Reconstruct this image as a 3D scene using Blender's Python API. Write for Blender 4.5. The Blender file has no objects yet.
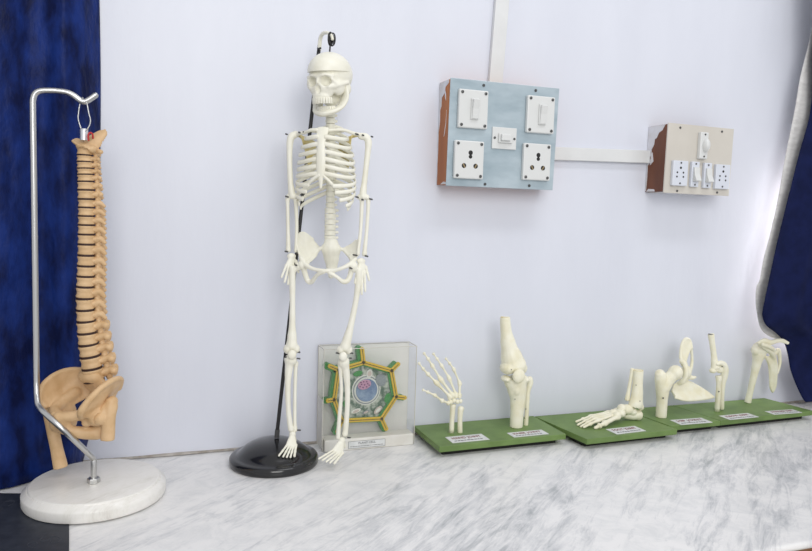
import bpy, bmesh, math, random
from mathutils import Vector, Matrix, Euler, noise

random.seed(7)
scene = bpy.context.scene
col = scene.collection
V = Vector

# ------------------------------------------------------------------ camera
cam_data = bpy.data.cameras.new('camera')
cam_data.sensor_width = 36.0
cam_data.sensor_fit = 'HORIZONTAL'
cam_data.lens = 700.0 / 812.0 * 36.0
cam_data.clip_start = 0.02
camera = bpy.data.objects.new('camera', cam_data)
col.objects.link(camera)
camera.matrix_world = Matrix((
    (0.94141173, 0.00240893, -0.33725088, 0.0),
    (-0.33598008, 0.09371740, -0.93719498, -1.3),
    (0.02934863, 0.99559593, 0.08903601, 0.45),
    (0, 0, 0, 1)))
scene.camera = camera

# ------------------------------------------------------------------ world, lights, exposure
world = bpy.data.worlds.new('world')
scene.world = world
world.use_nodes = True
bg = world.node_tree.nodes['Background']
bg.inputs['Color'].default_value = (0.96, 0.97, 1.0, 1)
bg.inputs['Strength'].default_value = 0.70


def area_light(name, loc, target, size, size_y, energy, color):
    d = bpy.data.lights.new(name, 'AREA')
    d.shape = 'RECTANGLE'
    d.size, d.size_y, d.energy, d.color = size, size_y, energy, color
    o = bpy.data.objects.new(name, d)
    col.objects.link(o)
    o.location = loc
    o.rotation_euler = (V(target) - V(loc)).to_track_quat('-Z', 'Y').to_euler()
    return o


area_light('window_light', (0.15, -2.8, 1.35), (0.75, 0.0, 0.25), 1.4, 1.4, 32, (1.0, 0.985, 0.96))
area_light('ceiling_tube_light', (0.95, -1.0, 2.1), (0.95, -0.4, 0.0), 1.2, 0.25, 9, (0.97, 0.98, 1.0))
area_light('side_window_light', (1.52, -0.030, 0.36), (1.0, -0.005, 0.33), 0.03, 0.40, 0.62, (1.0, 0.93, 0.90))

scene.view_settings.view_transform = 'Standard'
scene.view_settings.look = 'None'
scene.view_settings.gamma = 1.0
scene.view_settings.use_curve_mapping = False
scene.view_settings.exposure = -0.08
scene.cycles.transparent_max_bounces = 32


# ------------------------------------------------------------------ materials
def new_mat(name, color, rough=0.5, metal=0.0, spec=0.5, coat=0.0, sheen=0.0):
    m = bpy.data.materials.new(name)
    m.use_nodes = True
    b = m.node_tree.nodes['Principled BSDF']
    b.inputs['Base Color'].default_value = (*color, 1)
    b.inputs['Roughness'].default_value = rough
    b.inputs['Metallic'].default_value = metal
    b.inputs['Specular IOR Level'].default_value = spec
    b.inputs['Coat Weight'].default_value = coat
    b.inputs['Sheen Weight'].default_value = sheen
    return m


def tex_noise(m, scale, detail=4.0, mapping=None, rough=0.55, dist=0.0, coord='Object'):
    nt = m.node_tree
    tc = nt.nodes.new('ShaderNodeTexCoord')
    mp = nt.nodes.new('ShaderNodeMapping')
    if mapping:
        if len(mapping) > 2: mp.vector_type = 'TEXTURE'
        mp.inputs['Rotation'].default_value = mapping[0]
        mp.inputs['Scale'].default_value = mapping[1]
    nt.links.new(tc.outputs[coord], mp.inputs['Vector'])
    n = nt.nodes.new('ShaderNodeTexNoise')
    n.inputs['Scale'].default_value = scale
    n.inputs['Detail'].default_value = detail
    n.inputs['Roughness'].default_value = rough
    n.inputs['Distortion'].default_value = dist
    nt.links.new(mp.outputs['Vector'], n.inputs['Vector'])
    return n


def ramp(m, src, stops):
    nt = m.node_tree
    r = nt.nodes.new('ShaderNodeValToRGB')
    el = r.color_ramp.elements
    while len(el) > 1:
        el.remove(el[-1])
    el[0].position, el[0].color = stops[0][0], (*stops[0][1], 1)
    for p, c in stops[1:]:
        e = el.new(p)
        e.color = (*c, 1)
    nt.links.new(src, r.inputs['Fac'])
    return r


def mottled(name, c0, c1, scale, rough=0.5, bump=0.0, lo=0.35, hi=0.65, mapping=None, bump_scale=None, bump_dist=0.001, **kw):
    m = new_mat(name, c0, rough, **kw)
    nt = m.node_tree
    b = nt.nodes['Principled BSDF']
    n = tex_noise(m, scale, mapping=mapping)
    r = ramp(m, n.outputs['Fac'], [(lo, c0), (hi, c1)])
    nt.links.new(r.outputs['Color'], b.inputs['Base Color'])
    if bump:
        nb = tex_noise(m, bump_scale or scale, mapping=mapping)
        bp = nt.nodes.new('ShaderNodeBump')
        bp.inputs['Strength'].default_value = bump
        bp.inputs['Distance'].default_value = bump_dist
        nt.links.new(nb.outputs['Fac'], bp.inputs['Height'])
        nt.links.new(bp.outputs['Normal'], b.inputs['Normal'])
    return m


M = {}
M['wall'] = mottled('wall_paint', (0.69, 0.712, 0.79), (0.72, 0.742, 0.82), 5.0, 0.38, bump=0.25, bump_scale=26,
                    mapping=((0, 0, 0), (1.6, 1, 0.5)), bump_dist=0.002)
M['grout'] = mottled('grout', (0.30, 0.27, 0.23), (0.48, 0.45, 0.42), 60, 0.9)


def marble(name, light, mid, dark, scale=1.0, cloudy=(0.87, 0.88, 0.89)):
    m = new_mat(name, light, 0.32)
    nt = m.node_tree
    b = nt.nodes['Principled BSDF']
    ang = math.radians(41)
    big = tex_noise(m, 3.2 * scale, 5, ((0, 0, ang), (1.15, 0.30, 1), 1), 0.66, 0.9)
    fine = tex_noise(m, 9.0 * scale, 7, ((0, 0, ang), (0.95, 0.15, 1), 1), 0.78, 0.8)
    cloud = tex_noise(m, 22.0 * scale, 8, None, 0.75, 0.6)
    nt_mix = nt.nodes.new('ShaderNodeMixRGB')
    nt_mix.blend_type = 'MIX'
    nt_mix.inputs['Fac'].default_value = 0.45
    nt.links.new(big.outputs['Fac'], nt_mix.inputs['Color1'])
    nt.links.new(fine.outputs['Fac'], nt_mix.inputs['Color2'])
    r = ramp(m, nt_mix.outputs['Color'], [(0.36, dark), (0.44, mid), (0.51, light), (0.60, light), (0.68, mid)])
    c2 = ramp(m, cloud.outputs['Fac'], [(0.36, cloudy), (0.56, (1, 1, 1))])
    mul = nt.nodes.new('ShaderNodeMixRGB')
    mul.blend_type = 'MULTIPLY'
    mul.inputs['Fac'].default_value = 1.0
    nt.links.new(r.outputs['Color'], mul.inputs['Color1'])
    nt.links.new(c2.outputs['Color'], mul.inputs['Color2'])
    nt.links.new(mul.outputs['Color'], b.inputs['Base Color'])
    return m


M['marble'] = marble('marble', (0.83, 0.82, 0.81), (0.66, 0.66, 0.665), (0.40, 0.42, 0.43))
M['marble_base'] = marble('marble_base', (0.87, 0.85, 0.81), (0.82, 0.80, 0.75), (0.70, 0.67, 0.62), 2.2, (0.95, 0.95, 0.94))
M['cabinet'] = mottled('cabinet_wood', (0.17, 0.07, 0.03), (0.28, 0.125, 0.055), 12, 0.5, mapping=((0, 0, 0), (1, 1, 9)))
M['floor'] = mottled('floor_tile', (0.45, 0.42, 0.38), (0.55, 0.52, 0.48), 6, 0.4)
M['navy'] = mottled('navy_satin', (0.003, 0.007, 0.045), (0.009, 0.028, 0.165), 34, 0.42, spec=0.10, bump=0.9, bump_scale=55,  # brighter blue mottling paints the satin's crinkle sheen into the colour
                    mapping=((0, 0, 0), (1, 1, 0.45)), bump_dist=0.004)
M['navy_dull'] = mottled('navy_cloth', (0.0035, 0.007, 0.040), (0.006, 0.011, 0.060), 30, 0.7, spec=0.12, bump=0.3, bump_scale=40, bump_dist=0.003)
M['lining'] = mottled('lining_cloth', (0.60, 0.59, 0.58), (0.72, 0.71, 0.70), 40, 0.8, bump=0.5, bump_scale=60,
                      mapping=((0, 0, 0), (1, 1, 3)), bump_dist=0.004)
M['mat'] = mottled('black_rexine', (0.020, 0.024, 0.034), (0.032, 0.037, 0.050), 70, 0.5, bump=0.3, bump_scale=160, bump_dist=0.0004)
M['mat_mark'] = new_mat('rexine_mark', (0.05, 0.055, 0.07), 0.55)
M['bone'] = mottled('ivory_plastic', (0.86, 0.845, 0.74), (0.80, 0.775, 0.64), 30, 0.42, lo=0.42, hi=0.75)
M['bone_aged'] = mottled('aged_ivory_plastic', (0.86, 0.835, 0.68), (0.77, 0.72, 0.50), 38, 0.45, lo=0.40, hi=0.75)
M['cartilage'] = mottled('yellowed_plastic', (0.78, 0.70, 0.42), (0.70, 0.58, 0.25), 45, 0.5)
M['tan'] = mottled('tan_plastic', (0.69, 0.47, 0.26), (0.58, 0.37, 0.18), 55, 0.5, lo=0.4, hi=0.75, bump=0.15, bump_scale=140, bump_dist=0.0006)
M['disc'] = new_mat('dark_brown_disc', (0.035, 0.012, 0.008), 0.6)
M['red'] = new_mat('red_rubber', (0.50, 0.02, 0.02), 0.4)
M['chrome'] = new_mat('chrome', (0.60, 0.60, 0.59), 0.30, metal=1.0)
M['zinc'] = new_mat('zinc', (0.72, 0.74, 0.77), 0.38, metal=0.8)
M['steel_dark'] = new_mat('dark_steel', (0.10, 0.10, 0.10), 0.4, metal=0.7)
M['black_gloss'] = new_mat('black_gloss_plastic', (0.009, 0.009, 0.010), 0.16, coat=0.3)
M['black'] = new_mat('black_paint', (0.010, 0.010, 0.011), 0.4)
M['green'] = mottled('green_board_paint', (0.125, 0.205, 0.055), (0.165, 0.260, 0.075), 25, 0.5)
M['dark_foot'] = new_mat('dark_batten', (0.012, 0.012, 0.010), 0.8)
M['paper'] = mottled('label_paper', (0.62, 0.64, 0.63), (0.74, 0.75, 0.74), 60, 0.5)
M['ink_red'] = new_mat('ink_maroon', (0.22, 0.045, 0.05), 0.6)
M['ink'] = new_mat('ink_grey', (0.10, 0.10, 0.11), 0.6)
M['sheet_steel'] = mottled('blue_grey_sheet', (0.35, 0.44, 0.49), (0.52, 0.61, 0.66), 9, 0.34, metal=0.35,
                           mapping=((0, 0.5, 0), (1, 1, 2.5)))
M['cream'] = mottled('cream_laminate', (0.60, 0.565, 0.505), (0.65, 0.615, 0.555), 8, 0.4)
M['switch_white'] = new_mat('switch_white', (0.70, 0.71, 0.70), 0.3)
M['socket_blue'] = new_mat('socket_white', (0.68, 0.71, 0.78), 0.3)
M['hole'] = new_mat('socket_hole', (0.012, 0.012, 0.012), 0.7)
M['brass'] = new_mat('brass_pin', (0.36, 0.28, 0.16), 0.4, metal=0.8)
M['pvc'] = mottled('pvc_trunking', (0.69, 0.70, 0.70), (0.75, 0.76, 0.76), 12, 0.4)


def flaked_wood(name, wood0, wood1, paint_at):
    m = mottled(name, wood0, wood1, 20, 0.5, mapping=((0, 0, 0), (1, 1, 0.2)))
    return m


M['wood_orange'] = flaked_wood('varnished_orange_wood', (0.50, 0.165, 0.025), (0.33, 0.095, 0.016), 0.5)
M['wood_brown'] = flaked_wood('varnished_brown_wood', (0.19, 0.06, 0.020), (0.085, 0.025, 0.012), 0.5)
M['paint_flake'] = mottled('flaked_paint', (0.72, 0.73, 0.78), (0.60, 0.58, 0.58), 30, 0.6)
M['plinth'] = mottled('plinth_white', (0.78, 0.77, 0.72), (0.68, 0.66, 0.60), 22, 0.5)
M['cell_green'] = new_mat('cell_green', (0.035, 0.235, 0.045), 0.4)
M['cell_yellow'] = new_mat('cell_yellow', (0.64, 0.43, 0.02), 0.4)
M['cell_line'] = new_mat('cell_line', (0.08, 0.06, 0.01), 0.5)
M['cytoplasm'] = mottled('cytoplasm', (0.46, 0.50, 0.43), (0.07, 0.13, 0.085), 85, 0.3, lo=0.40, hi=0.58)
M['cell_white'] = new_mat('cell_white', (0.66, 0.68, 0.62), 0.35)
M['nucleus'] = mottled('nucleus_blue', (0.09, 0.16, 0.29), (0.24, 0.33, 0.44), 60, 0.3)
M['pink'] = new_mat('nucleolus_pink', (0.47, 0.26, 0.37), 0.4)
M['purple_dot'] = new_mat('purple_dot', (0.13, 0.04, 0.12), 0.5)
M['vacuole'] = mottled('vacuole_grey', (0.17, 0.20, 0.20), (0.25, 0.29, 0.30), 40, 0.3)
M['organelle'] = new_mat('organelle_beige', (0.52, 0.45, 0.40), 0.4)
M['backing'] = mottled('backing_board', (0.74, 0.735, 0.71), (0.80, 0.79, 0.77), 8, 0.5)
M['seam'] = new_mat('acrylic_edge', (0.60, 0.58, 0.52), 0.3)


def acrylic():
    m = bpy.data.materials.new('clear_acrylic')
    m.use_nodes = True
    nt = m.node_tree
    nt.nodes.clear()
    out = nt.nodes.new('ShaderNodeOutputMaterial')
    tr = nt.nodes.new('ShaderNodeBsdfTransparent')
    tr.inputs['Color'].default_value = (0.985, 0.985, 0.98, 1)
    gl = nt.nodes.new('ShaderNodeBsdfGlossy')
    gl.inputs['Roughness'].default_value = 0.05
    gl.inputs['Color'].default_value = (1, 1, 1, 1)
    mx = nt.nodes.new('ShaderNodeMixShader')
    mx.inputs[0].default_value = 0.035
    nt.links.new(tr.outputs[0], mx.inputs[1])
    nt.links.new(gl.outputs[0], mx.inputs[2])
    nt.links.new(mx.outputs[0], out.inputs['Surface'])
    return m


M['acrylic'] = acrylic()


# ------------------------------------------------------------------ object helpers
def org(o):
    p = V((0, 0, 0))
    while o is not None:
        p += o.location
        o = o.parent
    return p


def tag(o, label=None, cat=None, group=None, kind=None):
    if label: o['label'] = label
    if cat: o['category'] = cat
    if group: o['group'] = group
    if kind: o['kind'] = kind
    return o


def thing(name, loc, label, cat, group=None):
    o = bpy.data.objects.new(name, None)
    o.empty_display_size = 0.02
    col.objects.link(o)
    o.location = loc
    return tag(o, label, cat, group)


def to_mesh(bm, name):
    me = bpy.data.meshes.new(name)
    bmesh.ops.recalc_face_normals(bm, faces=bm.faces[:])
    bm.to_mesh(me)
    bm.free()
    return me


def put(name, geo, mat, parent=None, smooth=True, label=None, bevel=0.0, auto=None):
    """geometry given in world coordinates becomes one mesh object under its parent"""
    me = to_mesh(geo, name) if isinstance(geo, bmesh.types.BMesh) else geo
    if parent is not None:
        me.transform(Matrix.Translation(-org(parent)))
    me.materials.clear()
    me.materials.append(M[mat])
    o = bpy.data.objects.new(name, me)
    col.objects.link(o)
    o.parent = parent
    if smooth:
        me.polygons.foreach_set('use_smooth', [True] * len(me.polygons))
        if auto:
            try:
                me.set_sharp_from_angle(angle=math.radians(auto))
            except Exception:
                pass
    if bevel:
        b = o.modifiers.new('bevel', 'BEVEL')
        b.width, b.segments, b.limit_method = bevel, 2, 'ANGLE'
    if label: o['label'] = label
    return o


def catmull(pts, n):
    pts = [V(p) for p in pts]
    if len(pts) < 3 or n <= 1:
        if n <= 1 or len(pts) < 2:
            return [(p, float(i)) for i, p in enumerate(pts)]
    out = []
    P = [pts[0] * 2 - pts[1]] + pts + [pts[-1] * 2 - pts[-2]]
    for i in range(len(pts) - 1):
        a, b, c, d = P[i], P[i + 1], P[i + 2], P[i + 3]
        for k in range(n):
            t = k / n
            q = 0.5 * ((2 * b) + (c - a) * t + (2 * a - 5 * b + 4 * c - d) * t * t + (3 * b - a - 3 * c + d) * t ** 3)
            out.append((q, i + t))
    out.append((pts[-1], len(pts) - 1.0))
    return out


def tube(bm, pts, rads, seg=8, sub=4, ref=None, rnd=True):
    """tapered tube through points; a radius may be (across, along ref)"""
    path = catmull(pts, sub)
    if not isinstance(rads, (list, tuple)):
        rads = [rads] * len(pts)
    rr = [r if isinstance(r, (list, tuple)) else (r, r) for r in rads]

    def rad(t):
        i = min(int(t), len(rr) - 2) if len(rr) > 1 else 0
        f = t - i
        if len(rr) == 1: return rr[0]
        f = f * f * (3 - 2 * f)
        return tuple(rr[i][k] * (1 - f) + rr[i + 1][k] * f for k in (0, 1))
    P = [p for p, t in path]
    R = [rad(t) for p, t in path]
    T = []
    for i in range(len(P)):
        d = P[min(i + 1, len(P) - 1)] - P[max(i - 1, 0)]
        T.append(d.normalized() if d.length > 1e-9 else V((0, 0, 1)))
    if rnd:
        r0, r1 = R[0], R[-1]
        for s, w in ((0.35, 0.92), (0.62, 0.72), (0.80, 0.40)):
            P.insert(0, path[0][0] - T[0] * min(r0) * s); R.insert(0, (r0[0] * w, r0[1] * w)); 
            P.append(path[-1][0] + T[-1] * min(r1) * s); R.append((r1[0] * w, r1[1] * w))
        T = [T[0]] * 3 + T + [T[-1]] * 3
    n = V(ref) if ref is not None else (V((0, 1, 0)) if abs(T[0].y) < 0.9 else V((1, 0, 0)))
    rings = []
    for p, r, t in zip(P, R, T):
        n = (n - t * n.dot(t))
        if n.length < 1e-6: n = t.orthogonal()
        n.normalize()
        if ref is not None:
            m_ = V(ref) - t * V(ref).dot(t)
            if m_.length > 0.2: n = m_.normalized()
        b = t.cross(n)
        rings.append([bm.verts.new(p + b * (math.cos(a) * r[0]) + n * (math.sin(a) * r[1]))
                      for a in [2 * math.pi * k / seg for k in range(seg)]])
    for A, B in zip(rings, rings[1:]):
        for k in range(seg):
            bm.faces.new((A[k], A[(k + 1) % seg], B[(k + 1) % seg], B[k]))
    bm.faces.new(rings[0][::-1])
    bm.faces.new(rings[-1])
    return bm


def ball(bm, c, r, rot=None, u=12, v=8):
    r = r if isinstance(r, (list, tuple)) else (r, r, r)
    m = Matrix.Translation(V(c)) @ (rot.to_4x4() if rot is not None else Matrix()) @ Matrix.Diagonal((*r, 1))
    bmesh.ops.create_uvsphere(bm, u_segments=u, v_segments=v, radius=1, matrix=m)
    return bm


def box(bm, lo, hi, mat=None):
    lo, hi = V(lo), V(hi)
    m = Matrix.Translation((lo + hi) / 2) @ Matrix.Diagonal((*(hi - lo), 1))
    if mat is not None: m = mat @ m
    bmesh.ops.create_cube(bm, size=1, matrix=m)
    return bm


def lathe(bm, prof, center, seg=48, axis=(0, 0, 1)):
    q = V((0, 0, 1)).rotation_difference(V(axis).normalized())
    c = V(center)
    rings = []
    for r, z in prof:
        if r < 1e-6:
            rings.append([bm.verts.new(c + q @ V((0, 0, z)))])
        else:
            rings.append([bm.verts.new(c + q @ V((r * math.cos(a), r * math.sin(a), z)))
                          for a in [2 * math.pi * k / seg for k in range(seg)]])
    for A, B in zip(rings, rings[1:]):
        for k in range(seg):
            a0, a1 = A[k % len(A)], A[(k + 1) % len(A)]
            b0, b1 = B[k % len(B)], B[(k + 1) % len(B)]
            f = []
            for x in (a0, a1, b1, b0):
                if x not in f: f.append(x)
            if len(f) > 2: bm.faces.new(f)
    for ring, rev in ((rings[0], True), (rings[-1], False)):
        if len(ring) > 2: bm.faces.new(ring[::-1] if rev else ring)
    return bm


def slab(bm, outline, thick, center=None):
    """thick curved plate over a closed 3-D outline; thick is a vector"""
    pts = [V(p) for p in outline]
    t = V(thick) / 2
    c = V(center) if center is not None else sum(pts, V()) / len(pts)
    f = [bm.verts.new(p + t) for p in pts]; b = [bm.verts.new(p - t) for p in pts]
    cf, cb = bm.verts.new(c + t), bm.verts.new(c - t)
    n = len(pts)
    for k in range(n):
        bm.faces.new((f[k], f[(k + 1) % n], cf))
        bm.faces.new((b[(k + 1) % n], b[k], cb))
        bm.faces.new((f[(k + 1) % n], f[k], b[k], b[(k + 1) % n]))
    return bm


def prism(bm, poly, y0, y1):
    """polygon in x,z extruded between two y planes"""
    a = [bm.verts.new((x, y0, z)) for x, z in poly]
    b = [bm.verts.new((x, y1, z)) for x, z in poly]
    n = len(poly)
    bm.faces.new(a); bm.faces.new(b[::-1])
    for k in range(n):
        bm.faces.new((a[k], b[k], b[(k + 1) % n], a[(k + 1) % n]))
    return bm


def fuse(bm, voxel, smooth=3, cut=None, name='bone'):
    """merge overlapping shapes into one continuous surface"""
    me = to_mesh(bm, name)
    o = bpy.data.objects.new('fuse_tmp', me)
    col.objects.link(o)
    r = o.modifiers.new('r', 'REMESH'); r.mode = 'VOXEL'; r.voxel_size = voxel; r.adaptivity = 0
    c = None
    if cut is not None:
        cm = to_mesh(cut, 'cut')
        c = bpy.data.objects.new('cut_tmp', cm); col.objects.link(c)
        b = o.modifiers.new('b', 'BOOLEAN'); b.operation = 'DIFFERENCE'; b.object = c; b.solver = 'EXACT'
        r2 = o.modifiers.new('r2', 'REMESH'); r2.mode = 'VOXEL'; r2.voxel_size = voxel
    s = o.modifiers.new('s', 'SMOOTH'); s.factor = 0.5; s.iterations = smooth
    dg = bpy.context.evaluated_depsgraph_get()
    dg.update()
    res = bpy.data.meshes.new_from_object(o.evaluated_get(dg), depsgraph=dg)
    res.name = name
    bpy.data.objects.remove(o)
    if c: bpy.data.objects.remove(c)
    return res


def NB(): return bmesh.new()


def lettering(text, size, mat_world, mat, parent, width=None, align='CENTER'):
    cu = bpy.data.curves.new('txt', 'FONT')
    cu.body = text; cu.size = size; cu.align_x = align; cu.align_y = 'CENTER'; cu.extrude = 0.00015
    cu.resolution_u = 2
    o = bpy.data.objects.new('txt_tmp', cu); col.objects.link(o)
    dg = bpy.context.evaluated_depsgraph_get(); dg.update()
    me = bpy.data.meshes.new_from_object(o.evaluated_get(dg), depsgraph=dg)
    bpy.data.objects.remove(o)
    xs = [v.co.x for v in me.vertices]
    w = max(xs) - min(xs)
    if width: me.transform(Matrix.Diagonal((width / w, 1, 1, 1)))
    me.transform(mat_world)
    return put('lettering', me, mat, parent, smooth=False)


def struct(name, bm, mat, parent=None, **kw):
    o = put(name, bm, mat, parent, smooth=kw.pop('smooth', False), **kw)
    if parent is None: o['kind'] = 'structure'
    return o


# ------------------------------------------------------------------ the setting
struct('wall_back', box(NB(), (-1.3, 0.0, -0.85), (2.2, 0.12, 2.0)), 'wall')
struct('floor', box(NB(), (-1.6, -3.0, -0.90), (2.4, 0.12, -0.85)), 'floor')

bm = NB()
N = 120
rowz = [(0.0, 0.0003), (-0.004, 0.0012), (-0.003, 0.0035), (0.0, 0.0045)]
prev = None
for i in range(N + 1):
    x = -0.9 + 2.7 * i / N
    w = 1 + 0.6 * noise.noise(V((x * 14, 0, 0)))
    ring = [bm.verts.new((x, dy * w - 0.0002, z * (0.8 + 0.3 * w))) for dy, z in rowz]
    if prev:
        for k in range(3): bm.faces.new((prev[k], prev[k + 1], ring[k + 1], ring[k]))
    prev = ring
struct('trim_1', bm, 'grout')

counter = thing('worktop_counter', (0.4, -0.3, -0.85), 'grey veined white marble counter running along the wall under all the models', 'counter')
bm = NB()
prof = [(0.0, 0.0), (-0.5885, 0.0), (-0.5925, -0.0008), (-0.5945, -0.003), (-0.595, -0.006), (-0.5945, -0.0085), (-0.5925, -0.0105), (-0.589, -0.0112), (0.0, -0.0112)]
A = [bm.verts.new((-0.95, y, z)) for y, z in prof]; B = [bm.verts.new((1.9, y, z)) for y, z in prof]
for k in range(len(prof)): bm.faces.new((A[k], A[(k + 1) % len(prof)], B[(k + 1) % len(prof)], B[k]))
bm.faces.new(A[::-1]); bm.faces.new(B)
put('marble_slab', bm, 'marble', counter, auto=40)
put('cabinet_front', box(NB(), (-0.93, -0.590, -0.85), (1.88, -0.002, -0.0114)), 'cabinet', counter, smooth=False, label='dark brown wooden front under the slab')


# ------------------------------------------------------------------ curtains
def sheet(rows, thick):
    """grid of points to a closed thin cloth"""
    bm = NB()
    g = [[bm.verts.new(p) for p in r] for r in rows]
    for i in range(len(g) - 1):
        for j in range(len(g[0]) - 1):
            bm.faces.new((g[i][j], g[i][j + 1], g[i + 1][j + 1], g[i + 1][j]))
    geom = bm.faces[:]
    bmesh.ops.recalc_face_normals(bm, faces=geom)
    bmesh.ops.solidify(bm, geom=geom, thickness=thick)
    return bm


plan = [(-0.087, -0.003), (-0.098, -0.022), (-0.112, -0.045), (-0.127, -0.061), (-0.141, -0.064), (-0.158, -0.056), (-0.178, -0.056), (-0.200, -0.068),
        (-0.225, -0.078), (-0.255, -0.078), (-0.285, -0.070), (-0.320, -0.088), (-0.360, -0.102), (-0.40, -0.095), (-0.45, -0.11), (-0.52, -0.10), (-0.60, -0.12)]
path = [p for p, t in catmull([(x, y, 0) for x, y in plan], 6)]
rows = []
for i in range(70):
    f = i / 69
    z = 0.0025 + f * 1.25
    r = []
    for j, p in enumerate(path):
        k = j / (len(path) - 1)
        low = max(0, 1 - z / 0.22)
        amp = 0.004 + 0.010 * low
        dx = -0.034 * low ** 1.5 * max(0, 1 - k * 4)
        dy = amp * noise.noise(V((p.x * 22, z * 5, 1.3))) - 0.012 * low * low * min(1, k * 4) + 0.003 * noise.noise(V((p.x * 50, z * 16, 4)))
        r.append((p.x + dx + 0.003 * noise.noise(V((p.x * 9, z * 4, 7))), min(p.y + dy * min(1, k * 8 + 0.1), -0.002), z))
    rows.append(r)
c = put('curtain', sheet(rows, 0.0015), 'navy')
tag(c, 'tall crinkled navy blue curtain hanging behind the tan spine model', 'curtain', 'navy curtains')

# curtain gathered in the far corner
EDGE = [(1.3850, -0.0750, 1.0816), (1.4072, -0.0750, 0.8225), (1.4098, -0.0780, 0.7107), (1.3842, -0.0800, 0.6143), (1.3602, -0.0830, 0.5227), (1.3340, -0.0880, 0.4315), (1.3099, -0.0940, 0.3410), (1.2925, -0.0980, 0.2644), (1.2931, -0.0970, 0.2392), (1.3145, -0.0900, 0.2169),
        (1.3587, -0.0760, 0.1969), (1.4013, -0.0620, 0.1717), (1.4214, -0.0580, 0.1412), (1.4327, -0.0600, 0.1023), (1.4490, -0.0660, 0.0638), (1.4619, -0.0740, 0.0357), (1.4678, -0.0780, 0.0266)]
LIN = [(1.4344, -0.0500, 1.0977), (1.4229, -0.0520, 0.9004), (1.3984, -0.0540, 0.7920), (1.3873, -0.0550, 0.7119), (1.3665, -0.0570, 0.5967), (1.3536, -0.0580, 0.5046), (1.3355, -0.0600, 0.4213), (1.3204, -0.0620, 0.3705), (1.3122, -0.0630, 0.3197), (1.3036, -0.0640, 0.3060),
       (1.3037, -0.0640, 0.2735), (1.3148, -0.0630, 0.2312), (1.3328, -0.0600, 0.2021), (1.3664, -0.0560, 0.1837), (1.4083, -0.0500, 0.1716)]


def gathered(edge, reach, seed, amp, yback):
    path = [p for p, t in catmull(edge, 5)]
    rows = []
    for p in path:
        r = []
        for j in range(26):
            k = j / 25
            x = p.x + reach * k
            fold = amp * math.sin(k * 26 + 1.2 * noise.noise(V((seed, p.z * 4, k * 3)))) * min(1, k * 5)
            y = p.y + fold - yback * k + 0.006 * noise.noise(V((x * 18, p.z * 10, seed))) * min(1, k * 6)
            r.append((x, y, p.z - 0.01 * k * max(0, 1 - abs(p.z - 0.25) / 0.1)))
        rows.append(r)
    return rows


rc = thing('curtain', (1.56, -0.09, 0.02), 'navy curtain with pale lining gathered in the corner beside the shoulder bones', 'curtain', 'navy curtains')
put('drape', sheet(gathered(EDGE, 0.42, 3.0, 0.006, 0.03), 0.0015), 'navy_dull', rc)
put('lining', sheet(gathered(LIN, 0.30, 9.0, 0.002, 0.0), 0.0012), 'lining', rc, label='pale grey lining')

# ------------------------------------------------------------------ black sheet under the spine stand
bm = NB()
mp_ = [(-0.62, -0.10), (-0.25, -0.1025), (-0.126, -0.142), (-0.083, -0.56), (-0.62, -0.56)]
lo = [bm.verts.new((x, y, 0.0003)) for x, y in mp_]; hi = [bm.verts.new((x, y, 0.0018)) for x, y in mp_]
bm.faces.new(lo[::-1]); bm.faces.new(hi)
for k in range(5): bm.faces.new((lo[k], lo[(k + 1) % 5], hi[(k + 1) % 5], hi[k]))
mat_o = thing('desk_mat', (-0.36, -0.31, 0.0), 'black embossed leatherette mat under the edge of the spine stand', 'mat')
put('sheet', bm, 'mat', mat_o, smooth=False)
rnd = random.Random(5)
for cx, cy in ((-0.132, -0.300), (-0.140, -0.285), (-0.150, -0.310), (-0.205, -0.165), (-0.222, -0.18), (-0.226, -0.25)):
    bm = NB()
    p = V((cx, cy, 0.0017)); pts = [p.copy()]
    a = rnd.uniform(0, 6.28)
    for s in range(7):
        a += rnd.uniform(0.3, 1.1)
        p = p + V((math.cos(a), math.sin(a), 0)) * rnd.uniform(0.004, 0.008)
        pts.append(p.copy())
    tube(bm, pts, 0.00040, 6, 3)
    put('embossed_scroll', bm, 'mat_mark', mat_o)

# ------------------------------------------------------------------ stand of the spine model
Z = V((0, 0, 1))
BC = V((-0.087, -0.160, 0.0020))
st = thing('spine_stand', BC, 'bent chrome rod stand on a round white marble base, on the black mat', 'stand')
prof = [(0.096, 0.0), (0.1008, 0.001), (0.1022, 0.004), (0.1022, 0.0150), (0.1016, 0.0168), (0.0945, 0.0228), (0.0935, 0.0226), (0.0930, 0.0240),
        (0.0922, 0.0252), (0.0905, 0.0258), (0.0, 0.0258)]
put('base', lathe(NB(), prof, BC, 96), 'marble_base', st, auto=50, label='round bevelled white marble base')
nut = V((-0.0888, -0.1725, 0.0278))
put('nut', lathe(NB(), [(0.0, 0), (0.0088, 0), (0.0095, 0.001), (0.0095, 0.0065), (0.0085, 0.0078), (0.0, 0.0078)], nut, 6), 'chrome', st, smooth=False)
rod = [nut + V((0, 0, 0.002)), nut + V((0.0003, 0, 0.034)), (-0.0888, -0.1715, 0.0641), (-0.0951, -0.1860, 0.0790), (-0.1213, -0.2140, 0.1219), (-0.1485, -0.2000, 0.1463), (-0.1584, -0.1880, 0.1539), (-0.1624, -0.1800, 0.1624),
       (-0.1643, -0.1700, 0.1898), (-0.1637, -0.1700, 0.3372), (-0.1632, -0.1700, 0.4810), (-0.1629, -0.1700, 0.5795), (-0.1624, -0.1700, 0.5948), (-0.1591, -0.1700, 0.6035), (-0.1520, -0.1700, 0.6075),
       (-0.1354, -0.1700, 0.6090), (-0.1199, -0.1700, 0.6082), (-0.1108, -0.1700, 0.6047), (-0.1030, -0.1700, 0.5990), (-0.0978, -0.1700, 0.5965), (-0.0912, -0.1700, 0.5992), (-0.0811, -0.1700, 0.6072)]
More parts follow.
